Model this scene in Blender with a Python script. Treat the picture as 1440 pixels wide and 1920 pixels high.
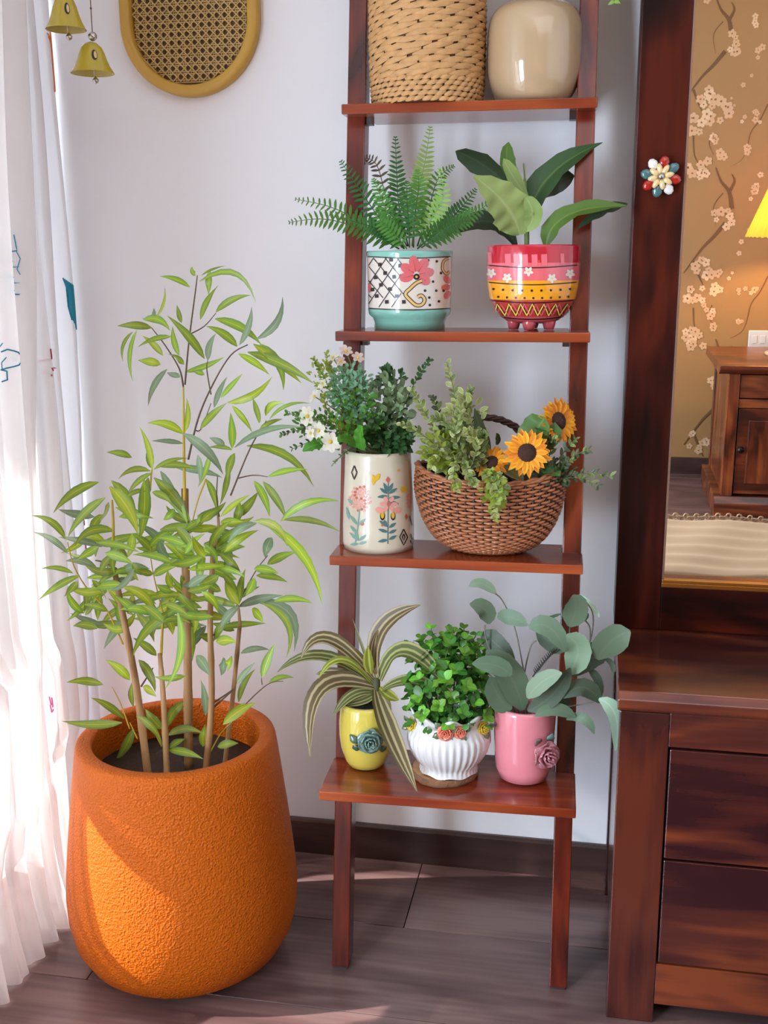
import bpy, bmesh, math, random
from mathutils import Vector, Matrix
from mathutils.geometry import tessellate_polygon
random.seed(7)
rnd = random.uniform
PI = math.pi
for o in list(bpy.data.objects):
    bpy.data.objects.remove(o, do_unlink=True)
C = bpy.context.scene.collection
V = Vector

# ------------------------------------------------------------------ camera
FPX, YAW, PITCH, ROLL = 2049.7, .1883, .2206, -.0042
EYE = V((0, -2.2233, 1.316))
cy_, sy_, cp_, sp_ = math.cos(YAW), math.sin(YAW), math.cos(PITCH), math.sin(PITCH)
FW = V((-sy_*cp_, cy_*cp_, -sp_))
R0 = V((cy_, sy_, 0)); U0 = R0.cross(FW)
RT = R0*math.cos(ROLL) + U0*math.sin(ROLL)
UP = U0*math.cos(ROLL) - R0*math.sin(ROLL)
cam = bpy.data.cameras.new('camera')
cam.sensor_fit = 'HORIZONTAL'; cam.sensor_width = 36; cam.lens = 36*FPX/1440
cam.clip_start = .02
co = bpy.data.objects.new('camera', cam); C.objects.link(co)
m = Matrix((RT, UP, -FW)).transposed().to_4x4(); m.translation = EYE
co.matrix_world = m
bpy.context.scene.camera = co

# ------------------------------------------------------------------ world, sun, daylight, added fill
SUN_AZ = math.atan2(.30, .954)        # heading into the room, +x and a little towards the back wall
SUN_EL = math.radians(33)
w = bpy.data.worlds.new('world'); bpy.context.scene.world = w; w.use_nodes = True
bg = w.node_tree.nodes['Background']
bg.inputs[0].default_value = (.72, .84, 1, 1); bg.inputs[1].default_value = 1.5
sun = bpy.data.lights.new('sun', 'SUN'); sun.energy = 11; sun.angle = math.radians(.7); sun.color = (1, .95, .91)
so = bpy.data.objects.new('sun', sun); C.objects.link(so)
sd = V((math.cos(SUN_AZ)*math.cos(SUN_EL), math.sin(SUN_AZ)*math.cos(SUN_EL), -math.sin(SUN_EL)))
so.rotation_euler = sd.to_track_quat('-Z', 'Y').to_euler(); so.location = (-4, -1.6, 3.2)
def area(name, loc, direction, sx, sy, energy, color):
    l = bpy.data.lights.new(name, 'AREA'); l.shape = 'RECTANGLE'; l.size = sx; l.size_y = sy
    l.energy = energy; l.color = color
    o = bpy.data.objects.new(name, l); C.objects.link(o); o.location = loc
    o.rotation_euler = V(direction).to_track_quat('-Z', 'Y').to_euler()
    return o
area('sky_light', (-1.75, -.9, 1.1), (1, 0, -.05), 1.7, 2.0, 27, (.92, .95, 1))      # open sky outside the balcony door
area('low_fill_light', (-1.55, -2.38, .95), (1, .45, .0), 1.1, 1.7, 165, (.70, .84, 1))   # added cool fill from the left, entering by an invented unseen window
area('overhead_fill_light', (.9, -2.3, 2.55), (-.1, .15, -1), 1.8, 1.4, 10, (.94, .96, 1))  # unseen overhead fill added to lift the room
sc = bpy.context.scene
sc.view_settings.view_transform = 'Standard'; sc.view_settings.look = 'None'
sc.view_settings.gamma = 1; sc.view_settings.use_curve_mapping = False
sc.view_settings.exposure = 0.10
sc.cycles.max_bounces = 10; sc.cycles.diffuse_bounces = 6; sc.cycles.transparent_max_bounces = 12
sc.cycles.sample_clamp_indirect = 6; sc.cycles.caustics_reflective = False; sc.cycles.caustics_refractive = False

# ------------------------------------------------------------------ pixel -> place helpers
def ray(px, py):
    return FW + RT*((px-720)/FPX) - UP*((py-960)/FPX)
def at(px, py, Y=None, Z=None):
    d = ray(px, py)
    t = (Y-EYE.y)/d.y if Y is not None else (Z-EYE.z)/d.z
    return EYE + d*t
def proj(P):
    d = V(P)-EYE; z = d.dot(FW)
    return (720+FPX*d.dot(RT)/z, 960-FPX*d.dot(UP)/z)
def mpp(P):                      # metres per pixel at a place
    return (V(P)-EYE).dot(FW)/FPX
MIR_P = V((.3, -.125, .62)); MT = math.radians(1.8)
MIR_N = V((0, -math.cos(MT), -math.sin(MT)))
def atm(px, py, Y=None, Z=None):  # place seen in the mirror
    d = ray(px, py); t = (MIR_P-EYE).dot(MIR_N)/d.dot(MIR_N); h = EYE+d*t
    d = d - MIR_N*(2*d.dot(MIR_N))
    t = (Y-h.y)/d.y if Y is not None else (Z-h.z)/d.z
    return h+d*t

# ------------------------------------------------------------------ objects
def tag(o, label=None, cat=None, group=None, kind=None):
    if label: o['label'] = label
    if cat: o['category'] = cat
    if group: o['group'] = group
    if kind: o['kind'] = kind
    return o
def empty(name, loc=(0, 0, 0), rz=0, rx=0, label=None, cat=None, group=None):
    o = bpy.data.objects.new(name, None); C.objects.link(o)
    o.location = loc; o.rotation_euler = (rx, 0, rz); o.empty_display_size = .05
    return tag(o, label, cat, group)
def link(name, me, parent=None):
    o = bpy.data.objects.new(name, me); C.objects.link(o)
    if parent is not None: o.parent = parent
    return o
class MB:
    """collects faces of one mesh"""
    def __init__(s): s.v = []; s.f = []; s.m = []; s.uv = {}
    def add(s, vs, fs, mi=0):
        b = len(s.v); s.v += [V(p) for p in vs]
        for f in fs: s.f.append([b+i for i in f]); s.m.append(mi)
    def box(s, a, b, mi=0):
        x0, y0, z0 = a; x1, y1, z1 = b
        s.add([(x0,y0,z0),(x1,y0,z0),(x1,y1,z0),(x0,y1,z0),(x0,y0,z1),(x1,y0,z1),(x1,y1,z1),(x0,y1,z1)],
              [(0,3,2,1),(4,5,6,7),(0,1,5,4),(1,2,6,5),(2,3,7,6),(3,0,4,7)], mi); return s
    def prism(s, pts, lo, hi, mi=0):           # outline of 3-D points extruded from +lo to +hi
        n = len(pts); lo = V(lo); hi = V(hi)
        vs = [V(p)+lo for p in pts]+[V(p)+hi for p in pts]
        s.add(vs, [tuple(range(n))[::-1], tuple(range(n, 2*n))]+[(i, (i+1) % n, n+(i+1) % n, n+i) for i in range(n)], mi); return s
    def grid(s, rows, closed=False, mi=0, uvs=False):
        n = len(rows[0]); b = len(s.v)
        for r in rows: s.v += [V(p) for p in r]
        nr = len(rows)
        for i in range(nr-1):
            k = mi[i] if isinstance(mi, (list, tuple)) else mi
            for j in range(n if closed else n-1):
                j2 = (j+1) % n
                s.f.append([b+i*n+j, b+i*n+j2, b+(i+1)*n+j2, b+(i+1)*n+j]); s.m.append(k)
                if uvs: s.uv[len(s.f)-1] = [(j/(n-1), i/(nr-1)), (j2/(n-1), i/(nr-1)), (j2/(n-1), (i+1)/(nr-1)), (j/(n-1), (i+1)/(nr-1))]
        return s
    def lathe(s, prof, c=(0, 0, 0), n=48, mi=0, wob=None):
        c = V(c); rows = []
        for r, z in prof:
            rows.append([c+V((r*math.cos(2*PI*j/n), r*math.sin(2*PI*j/n), z))*1 if wob is None else
                         c+V((r*wob(2*PI*j/n, z)*math.cos(2*PI*j/n), r*wob(2*PI*j/n, z)*math.sin(2*PI*j/n), z)) for j in range(n)])
        b = len(s.v); s.grid(rows, True, mi)
        return s
    def tube(s, pts, rad, n=6, mi=0, cap=True):
        pts = [V(p) for p in pts]; k = len(pts)
        if not isinstance(rad, (list, tuple)): rad = [rad]*k
        rows = []; up = None
        for i in range(k):
            t = (pts[min(i+1, k-1)]-pts[max(i-1, 0)])
            if t.length < 1e-9: t = V((0, 0, 1))
            t.normalize()
            if up is None: up = V((0, 0, 1)) if abs(t.z) < .9 else V((1, 0, 0))
            a = t.cross(up)
            if a.length < 1e-6: a = t.orthogonal()
            a.normalize(); bb = a.cross(t).normalized(); up = bb
            rows.append([pts[i]+(a*math.cos(2*PI*j/n)+bb*math.sin(2*PI*j/n))*rad[i] for j in range(n)])
        b = len(s.v); s.grid(rows, True, mi)
        if cap:
            s.f.append([b+j for j in range(n)][::-1]); s.m.append(mi)
            s.f.append([b+(k-1)*n+j for j in range(n)]); s.m.append(mi)
        return s
    def ball(s, c, r, n=10, sz=1, mi=0):
        k = max(4, n//2); s.lathe([(max(r*math.sin(PI*i/k), r*.02), -r*sz*math.cos(PI*i/k)) for i in range(k+1)], c, n, mi); return s
    def mesh(s, name, mats, smooth=True, off=(0, 0, 0)):
        off = V(off)
        me = bpy.data.meshes.new(name)
        me.from_pydata([tuple(p-off) for p in s.v], [], s.f)
        if not isinstance(mats, (list, tuple)): mats = [mats]
        for x in mats: me.materials.append(x)
        if len(mats) > 1: me.polygons.foreach_set('material_index', s.m)
        if smooth: me.polygons.foreach_set('use_smooth', [True]*len(me.polygons))
        if s.uv:
            l = me.uv_layers.new(name='UVMap')
            for fi, q in s.uv.items():
                p = me.polygons[fi]
                for li, uv in zip(p.loop_indices, q): l.data[li].uv = uv
        me.update(); return me
    def build(s, name, mats, parent=None, smooth=True, bevel=0, off=None, recalc=True):
        if off is None: off = parent_origin(parent)
        me = s.mesh(name, mats, smooth, off)
        if recalc:
            bm = bmesh.new(); bm.from_mesh(me); bmesh.ops.recalc_face_normals(bm, faces=bm.faces); bm.to_mesh(me); bm.free()
        o = link(name, me, parent)
        if bevel:
            b = o.modifiers.new('bevel', 'BEVEL'); b.width = bevel; b.segments = 2; b.limit_method = 'ANGLE'
        return o
def parent_origin(p):
    o = V((0, 0, 0))
    while p is not None: o += V(p.location); p = p.parent
    return o
def interp(tab, x):
    if x <= tab[0][0]: return tab[0][1]
    for (a, b), (c, d) in zip(tab, tab[1:]):
        if x <= c: return b+(d-b)*(x-a)/(c-a)
    return tab[-1][1]
def bez(p0, c, p1, n):
    return [p0*(1-t)**2+c*2*t*(1-t)+p1*t*t for t in [i/n for i in range(n+1)]]
def smooth_path(pts, n=6):
    pts = [V(p) for p in pts]; out = []
    for i in range(len(pts)-1):
        a, b, c, d = pts[max(i-1, 0)], pts[i], pts[i+1], pts[min(i+2, len(pts)-1)]
        for k in range(n):
            t = k/n
            out.append(.5*((2*b)+(c-a)*t+(2*a-5*b+4*c-d)*t*t+(3*b-a-3*c+d)*t**3))
    return out+[pts[-1]]

# ------------------------------------------------------------------ materials
def new_mat(name):
    m = bpy.data.materials.new(name); m.use_nodes = True
    nt = m.node_tree; return m, nt, nt.nodes['Principled BSDF']
def srgb(*c):
    c = [x/255 for x in c]
    return tuple((x/12.92 if x <= .04045 else ((x+.055)/1.055)**2.4) for x in c)+(1,)
def mat(name, col, rough=.5, metal=0, coat=0, bump=None, var=0, spec=None, sub=0, trans=0):
    m, nt, p = new_mat(name)
    p.inputs['Base Color'].default_value = col; p.inputs['Roughness'].default_value = rough
    p.inputs['Metallic'].default_value = metal; p.inputs['Coat Weight'].default_value = coat; p.inputs['Coat Roughness'].default_value = .05
    if spec is not None: p.inputs['Specular IOR Level'].default_value = spec
    if trans: p.inputs['Transmission Weight'].default_value = trans
    if bump or var:
        tc = nt.nodes.new('ShaderNodeTexCoord')
        n = nt.nodes.new('ShaderNodeTexNoise'); n.inputs['Scale'].default_value = (bump or (20, 0))[0]; n.inputs['Detail'].default_value = 4
        nt.links.new(tc.outputs['Object'], n.inputs['Vector'])
        if bump:
            b = nt.nodes.new('ShaderNodeBump'); b.inputs['Strength'].default_value = bump[1]; b.inputs['Distance'].default_value = .002
            nt.links.new(n.outputs['Fac'], b.inputs['Height']); nt.links.new(b.outputs['Normal'], p.inputs['Normal'])
        if var:
            h = nt.nodes.new('ShaderNodeHueSaturation'); h.inputs['Color'].default_value = col
            r = nt.nodes.new('ShaderNodeMapRange'); r.inputs[3].default_value = 1-var; r.inputs[4].default_value = 1+var
            nt.links.new(n.outputs['Fac'], r.inputs[0]); nt.links.new(r.outputs[0], h.inputs['Value']); nt.links.new(h.outputs[0], p.inputs['Base Color'])
    return m
def wood(name, dark, mid, light, axis='Z', rough=.28, coat=.25, fig=1.0, contrast=1.0, fine=55):
    m, nt, p = new_mat(name); L = nt.links.new; N = nt.nodes.new
    tc = N('ShaderNodeTexCoord'); oi = N('ShaderNodeObjectInfo')
    mul = N('ShaderNodeMath'); mul.operation = 'MULTIPLY'; mul.inputs[1].default_value = 7.3; L(oi.outputs['Random'], mul.inputs[0])
    add = N('ShaderNodeVectorMath'); add.operation = 'ADD'; L(tc.outputs['Object'], add.inputs[0]); L(mul.outputs[0], add.inputs[1])
    def mapped(s_along, s_cross):
        mp = N('ShaderNodeMapping'); L(add.outputs[0], mp.inputs['Vector'])
        mp.inputs['Scale'].default_value = [s_along if a == axis else s_cross for a in 'XYZ']; return mp
    a = mapped(2.2*fig, 9*fig); n1 = N('ShaderNodeTexNoise'); n1.inputs['Scale'].default_value = 1; n1.inputs['Detail'].default_value = 2; n1.inputs['Distortion'].default_value = 1.2
    L(a.outputs[0], n1.inputs['Vector'])
    b = mapped(3, fine); n2 = N('ShaderNodeTexNoise'); n2.inputs['Scale'].default_value = 1; n2.inputs['Detail'].default_value = 5; L(b.outputs[0], n2.inputs['Vector'])
    mx = N('ShaderNodeMath'); mx.operation = 'MULTIPLY_ADD'; mx.inputs[1].default_value = .35; L(n2.outputs['Fac'], mx.inputs[0])
    sb = N('ShaderNodeMath'); sb.operation = 'SUBTRACT'; sb.inputs[1].default_value = .175; L(n1.outputs['Fac'], sb.inputs[0]); L(sb.outputs[0], mx.inputs[2])
    cr = N('ShaderNodeValToRGB'); L(mx.outputs[0], cr.inputs[0])
    e = cr.color_ramp.elements; k = .16*contrast
    e[0].position = .5-k; e[0].color = dark; e[1].position = .5+k; e[1].color = light
    x = e.new(.5); x.color = mid
    L(cr.outputs[0], p.inputs['Base Color'])
    bp = N('ShaderNodeBump'); bp.inputs['Strength'].default_value = .06; bp.inputs['Distance'].default_value = .001; L(n2.outputs['Fac'], bp.inputs['Height']); L(bp.outputs[0], p.inputs['Normal'])
    p.inputs['Roughness'].default_value = rough; p.inputs['Coat Weight'].default_value = coat; p.inputs['Coat Roughness'].default_value = .15
    return m
def leafmat(name, c, mid=None, edge=None, rough=.42, trans=.35, stripes=0, var=.25, tcol=None, spread=.18):
    """leaf: colour c, midrib mid, margin edge, with light coming through it"""
    m, nt, p = new_mat(name); L = nt.links.new; N = nt.nodes.new
    oi = N('ShaderNodeObjectInfo'); uv = N('ShaderNodeUVMap'); sp = N('ShaderNodeSeparateXYZ'); L(uv.outputs[0], sp.inputs[0])
    cr = N('ShaderNodeValToRGB'); e = cr.color_ramp.elements
    if stripes:
        mu = N('ShaderNodeMath'); mu.operation = 'MULTIPLY'; mu.inputs[1].default_value = stripes*2*PI; L(sp.outputs[0], mu.inputs[0])
        si = N('ShaderNodeMath'); si.operation = 'SINE'; L(mu.outputs[0], si.inputs[0])
        L(si.outputs[0], cr.inputs[0]); e[0].position = .1; e[0].color = c; e[1].position = .75; e[1].color = mid
    else:
        sb = N('ShaderNodeMath'); sb.operation = 'SUBTRACT'; sb.inputs[1].default_value = .5; L(sp.outputs[0], sb.inputs[0])
        ab = N('ShaderNodeMath'); ab.operation = 'ABSOLUTE'; L(sb.outputs[0], ab.inputs[0]); L(ab.outputs[0], cr.inputs[0])
        e[0].position = 0; e[0].color = mid or c; e[1].position = .06; e[1].color = c
        if edge:
            x = e.new(.5-spread-.06); x.color = c
            x = e.new(.5-spread+.1); x.color = edge
    h = N('ShaderNodeHueSaturation'); L(cr.outputs[0], h.inputs['Color'])
    r = N('ShaderNodeMapRange'); r.inputs[3].default_value = 1-var; r.inputs[4].default_value = 1+var; L(oi.outputs['Random'], r.inputs[0]); L(r.outputs[0], h.inputs['Value'])
    r2 = N('ShaderNodeMapRange'); r2.inputs[3].default_value = .485; r2.inputs[4].default_value = .515; L(oi.outputs['Random'], r2.inputs[0]); L(r2.outputs[0], h.inputs['Hue'])
    L(h.outputs[0], p.inputs['Base Color']); p.inputs['Roughness'].default_value = rough
    t = N('ShaderNodeBsdfTranslucent')
    if tcol: t.inputs[0].default_value = tcol
    else: L(h.outputs[0], t.inputs[0])
    mx = N('ShaderNodeMixShader'); mx.inputs[0].default_value = trans
    L(p.outputs[0], mx.inputs[1]); L(t.outputs[0], mx.inputs[2]); L(mx.outputs[0], nt.nodes['Material Output'].inputs['Surface'])
    return m

# ------------------------------------------------------------------ decals: paint lying on a surface
LIFT = [0.0]      # each stroke lies a hair above the one before
class Paint:
    """flat prints laid on a surface; surf(a, b) -> point just above the surface"""
    def __init__(s, surf): s.surf = surf; s.by = {}; LIFT[0] = 0
    def mb(s, c): return s.by.setdefault(c, MB())
    def poly(s, c, pts, rings=3):
        n = len(pts); cx = sum(p[0] for p in pts)/n; cy = sum(p[1] for p in pts)/n
        rows = []; LIFT[0] += 6e-6
        for k in range(rings+1):
            t = .02+.98*k/rings
            rows.append([s.surf(cx+(p[0]-cx)*t, cy+(p[1]-cy)*t) for p in pts])
        s.mb(c).grid(rows, True)
    def circle(s, c, x, y, r, n=10, ry=None, a=0):
        ry = ry or r
        s.poly(c, [(x+r*math.cos(2*PI*i/n)*math.cos(a)-ry*math.sin(2*PI*i/n)*math.sin(a), y+r*math.cos(2*PI*i/n)*math.sin(a)+ry*math.sin(2*PI*i/n)*math.cos(a)) for i in range(n)], 2)
    def line(s, c, pts, wd, taper=False, step=None):
        q = [V((p[0], p[1], 0)) for p in pts]; LIFT[0] += 6e-6
        if step:
            out = []
            for a, b in zip(q, q[1:]):
                k = max(1, int((b-a).length/step))
                out += [a.lerp(b, i/k) for i in range(k)]
            q = out+[q[-1]]
        l = []; r = []
        for i, p in enumerate(q):
            t = q[min(i+1, len(q)-1)]-q[max(i-1, 0)]
            nn = V((-t.y, t.x, 0)); nn = nn.normalized() if nn.length > 1e-9 else V((0, 1, 0))
            h = wd/2*(1-.8*i/(len(q)-1) if taper else 1)
            l.append(s.surf(p.x+nn.x*h, p.y+nn.y*h)); r.append(s.surf(p.x-nn.x*h, p.y-nn.y*h))
        s.mb(c).grid([l, r])
    def flower(s, c, x, y, r, k=5, centre=None, a0=0, fat=.55):
        for i in range(k):
            a = a0+2*PI*i/k
            s.circle(c, x+.55*r*math.cos(a), y+.55*r*math.sin(a), r*.5, 8, r*fat*.6, a)
        if centre: s.circle(centre, x, y, r*.24, 8)
    def leaf(s, c, x0, y0, x1, y1, wd):
        dx, dy = x1-x0, y1-y0; l = math.hypot(dx, dy); nx, ny = -dy/l, dx/l
        pr = [(0, 0), (.2, .35), (.5, .5), (.8, .3), (1, 0), (.8, -.3), (.5, -.5), (.2, -.35)]
        s.poly(c, [(x0+dx*t+nx*h*wd, y0+dy*t+ny*h*wd) for t, h in pr], 2)
    def build(s, name, mats, parent):
        for c, mb in s.by.items(): mb.build(name, mats[c], parent, recalc=False)['kind'] = 'stuff'

# ------------------------------------------------------------------ leaves
def leaf_strip(mb, path, wd, nrm, prof=None, fold=.12, wave=0, mi=0, nc=3):
    """a leaf along path; wd = greatest width"""
    prof = prof or [(0, .12), (.12, .55), (.35, 1), (.6, .85), (.85, .42), (1, .02)]
    k = len(path); rows = []
    for i, p in enumerate(path):
        t = (path[min(i+1, k-1)]-path[max(i-1, 0)]).normalized()
        s = t.cross(nrm)
        if s.length < 1e-5: s = t.orthogonal()
        s.normalize(); n = s.cross(t).normalized()
        h = wd/2*interp(prof, i/(k-1)); row = []
        for j in range(nc):
            u = -1+2*j/(nc-1)
            off = fold*h*abs(u)*1.0 + wave*h*math.sin(i*2.1+u*1.5)*abs(u)
            row.append(p+s*(h*u)+n*off)
        rows.append(row)
    mb.grid(rows, mi=mi, uvs=True)
CAMDIR = (V((0, 0, 0))-FW)
def face_cam(tilt=.5):
    return (CAMDIR+V((rnd(-tilt, tilt), rnd(-tilt, tilt)*.3, rnd(-tilt*.4, tilt)))).normalized()
def tag_leaf(o, parent): return o
_leafcache = {}
def unit_leaf(kind, m, prof, bend, fold=.15):
    """a leaf mesh 1 long (x), 1 wide (y), shared by many leaf objects"""
    k = (kind, m.name, bend)
    if k not in _leafcache:
        mb = MB(); path = bez(V((0, 0, 0)), V((.5, 0, bend)), V((1, 0, 0)), 5)
        leaf_strip(mb, path, 1, V((0, 0, 1)), prof, fold)
        _leafcache[k] = mb.mesh(kind, m)
    return _leafcache[k]
def put_leaf(name, me, parent, p0, p1, wd, nrm, origin):
    x = p1-p0; l = x.length; xh = x.normalized(); y = nrm.cross(xh)
    if y.length < 1e-5: y = xh.orthogonal()
    y.normalize(); z = xh.cross(y)
    M = Matrix((xh*l, y*wd, z*l)).transposed().to_4x4(); M.translation = p0-origin
    o = link(name, me, parent); o.matrix_local = M
    return o
# ================================================================== THE SETTING
WX = -1.22           # left wall plane
FRONT = -3.9         # papered wall behind the camera
M_wall = mat('wall_paint', srgb(236, 236, 239), .75, bump=(90, .05))
M_ceil = mat('ceiling_paint', srgb(236, 234, 230), .8)
M_plank = [wood('laminate_%s' % n, srgb(*d), srgb(*c), srgb(*l), 'X', .3, .12, .8, 1.1, 90) for n, d, c, l in
           (('brown', (84, 61, 59), (108, 82, 79), (130, 103, 98)), ('umber', (90, 66, 63), (114, 87, 83), (136, 109, 102)), ('dusk', (78, 57, 56), (100, 76, 74), (122, 97, 93)))]
M_joint = mat('floor_joint', srgb(30, 20, 18), .8)
M_base = wood('baseboard_wood', srgb(52, 36, 33), srgb(66, 47, 43), srgb(84, 62, 56), 'X', .3, .2, .7)
M_alu = mat('white_metal', srgb(225, 226, 226), .35, .3)
def struct(mb, name, m, parent=None, **k):
    o = mb.build(name, m, parent, smooth=k.pop('smooth', False), **k)
    if parent is None: o['kind'] = 'structure'
    return o
fl = struct(MB().box((WX-.1, FRONT-.1, -.06), (2.5, .1, -.012)), 'floor', M_joint)
pw, k = .2725, 0
y = .0125
starts = [-.337, -.9, .1, -.55, -.2, -.8]
r = 0
while y > FRONT:
    y1 = max(y-pw, FRONT-.02); x = starts[r % 6]-1.5 if starts[r % 6]-1.5 > WX-1.5 else starts[r % 6]
    while x < 2.45:
        a, b = max(x, WX), min(x+1.5, 2.45)
        if b-a > .03:
            MB().box((a+.0009, y1+.0009, -.012), (b-.0009, y-.0009, 0)).build('floor_plank', M_plank[(k*7+r) % 3], fl, smooth=False, bevel=.0012)
            k += 1
        x += 1.5
    y -= pw; r += 1
wb = struct(MB().box((WX-.1, 0, 0), (2.5, .1, 2.7)), 'wall_back', M_wall)
struct(MB().box((-1.3, FRONT-.1, 2.7), (2.5, .1, 2.8)), 'ceiling', M_ceil)
struct(MB().box((2.4, FRONT, 0), (2.5, 0, 2.7)), 'wall_right', M_wall)
wl = MB()
wl.box((WX-.1, -.2, 0), (WX, 0, 2.7)); wl.box((WX-.1, -1.82, 0), (WX, -1.75, 2.7)); wl.box((WX-.1, FRONT, 0), (WX, -2.95, 2.7)); wl.box((WX-.1, -1.75, 2.25), (WX, -.2, 2.7))
wl.box((WX-.1, -2.95, 0), (WX, -1.82, .1)); wl.box((WX-.1, -2.95, 1.9), (WX, -1.82, 2.7))
struct(wl, 'wall_left', M_wall)
M_paper = mat('wallpaper', srgb(152, 114, 68), .6, bump=(140, .05))
wf = struct(MB().box((WX-.1, FRONT-.1, 0), (2.5, FRONT, 2.7)), 'wall_front', M_paper)
bb = MB(); hb = .084
bb.prism([(0, -.013, 0), (0, -.013, hb-.006), (0, -.008, hb), (0, -.0005, hb), (0, -.0005, 0)], (WX+.001, 0, 0), (2.4, 0, 0))
struct(bb, 'baseboard_back', M_base, bevel=.001)
bb = MB(); bb.box((WX, FRONT, .0), (2.4, FRONT+.014, .09)); struct(bb, 'baseboard_front', M_base)
# balcony door in the left wall: frame, two panes
win = MB()
for ya, yb in ((-.24, -.2), (-1.75, -1.71)): win.box((WX-.08, ya, .0), (WX-.02, yb, 2.25))
win.box((WX-.08, -1.71, 2.19), (WX-.02, -.24, 2.25)); win.box((WX-.08, -1.71, 0), (WX-.02, -.24, .03))
w1 = struct(win, 'window_1', M_alu, bevel=.002)
mg, nt, p = new_mat('clear_glass'); tr = nt.nodes.new('ShaderNodeBsdfTransparent'); mx = nt.nodes.new('ShaderNodeMixShader'); mx.inputs[0].default_value = .06
p.inputs['Roughness'].default_value = .02; p.inputs['Metallic'].default_value = 1; p.inputs['Base Color'].default_value = (.9, .95, 1, 1)
nt.links.new(tr.outputs[0], mx.inputs[1]); nt.links.new(p.outputs[0], mx.inputs[2]); nt.links.new(mx.outputs[0], nt.nodes['Material Output'].inputs['Surface'])
M_glass = mg
MB().box((WX-.055, -1.71, .03), (WX-.049, -.24, 2.19)).build('pane', M_glass, w1, smooth=False)
win = MB()  # unseen window made up as an opening for the low fill
for ya, yb in ((-1.86, -1.82), (-2.95, -2.91)): win.box((WX-.08, ya, .1), (WX-.02, yb, 1.9))
win.box((WX-.08, -2.91, 1.86), (WX-.02, -1.86, 1.9)); win.box((WX-.08, -2.91, .1), (WX-.02, -1.86, .14))
w2 = struct(win, 'added_window', M_alu, bevel=.002); MB().box((WX-.055, -2.91, .14), (WX-.049, -1.86, 1.86)).build('pane', M_glass, w2, smooth=False)
struct(MB().box((-3.15, -4.5, 2.36), (WX-.1, 1.2, 2.5)), 'balcony_ceiling', M_ceil)
struct(MB().box((-3.4, -4.5, -.12), (WX-.1, 1.2, -.05)), 'balcony_floor', mat('balcony_stone', srgb(190, 182, 170), .7))

# ------------------------------------------------------------------ curtains
mc, nt, p = new_mat('sheer_voile'); L = nt.links.new
p.inputs['Base Color'].default_value = srgb(230, 225, 222); p.inputs['Roughness'].default_value = .7
t = nt.nodes.new('ShaderNodeBsdfTranslucent'); t.inputs[0].default_value = srgb(228, 222, 224)
x1 = nt.nodes.new('ShaderNodeMixShader'); x1.inputs[0].default_value = .32; L(p.outputs[0], x1.inputs[1]); L(t.outputs[0], x1.inputs[2])
tp = nt.nodes.new('ShaderNodeBsdfTransparent'); x2 = nt.nodes.new('ShaderNodeMixShader'); x2.inputs[0].default_value = .16
L(x1.outputs[0], x2.inputs[1]); L(tp.outputs[0], x2.inputs[2]); L(x2.outputs[0], nt.nodes['Material Output'].inputs['Surface'])
M_voile = mc
def curtain_fn(xc, amp, yr, yl, folds, ph, flare=0):
    def f(u, z):          # u 0 (near the back wall) .. 1
        a, b = interp(yr, z), interp(yl, z)
        s = u*folds*2*PI+ph+.5*math.sin(z*1.7+u*5)
        am = amp*(.65+.5*math.sin(u*9+z*.9)**2)*(1+.25*max(0, .5-z))
        return V((interp(xc, z)+am*math.sin(s)+.35*am*math.sin(2.3*s+z*2)+.25*amp*math.sin(6*z+u*20), a+(b-a)*u+.3*am*math.cos(s), z))
    return f
def curtain(name, fn, label, zs=(0.004, 2.22), nu=120, nz=60):
    mb = MB(); mb.grid([[fn(i/nu, zs[0]+(zs[1]-zs[0])*j/nz) for i in range(nu+1)] for j in range(nz+1)])
    o = mb.build(name, M_voile, None); tag(o, label, 'curtain')
    return o
fR = curtain_fn([(0, -1.10), (1, -1.1), (2.2, -1.115)], .017, [(0, -.05), (.25, -.035), (1, -.03), (2.2, -.035)], [(0, -.33), (.3, -.33), (.35, -.275), (.5, -.28), (.56, -.33), (2.2, -.33)], 5, .4)
fF = curtain_fn([(0, -1.03), (.3, -1.055), (1, -1.065), (2.2, -1.065)], .02, [(0, -.31), (.12, -.33), (.3, -.33), (.36, -.345), (.52, -.345), (.6, -.32), (1, -.30), (1.8, -.225), (2.2, -.2)], [(0, -.80), (.24, -.80), (.30, -.70), (.40, -.662), (.50, -.640), (.56, -.655), (.62, -.80), (2.2, -.95)], 8, 1.2)
fN = curtain_fn([(0, -1.13), (2.2, -1.13)], .02, [(0, -.44), (.25, -.44), (.28, -.76), (.34, -.79), (.50, -.80), (.56, -.78), (.60, -.44), (2.2, -.44)], [(0, -1.72), (2.2, -1.72)], 11, .2)  # added unseen panel; notches in these curtain edges shape the sun patches
cur_rear = curtain('curtain', fR, 'sheer white embroidered curtain gathered in the corner beside the bells')
cur_front = curtain('curtain', fF, 'sheer white curtain hanging in front, hem spread on the floor beside the planter', nu=180)
curtain('curtain', fN, 'unseen sheer white curtain panel added along the balcony door to filter the sun')
rod = MB().tube([(-1.085, -.03, 2.24), (-1.085, -1.6, 2.24)], .012, 10)
for yb in (-.2, -1.3): rod.tube([(-1.085, yb, 2.245), (WX+.001, yb, 2.26)], .008, 6)
tag(rod.build('curtain_rod', M_alu), 'white rod carrying the sheer curtains', 'curtain rod')
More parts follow.
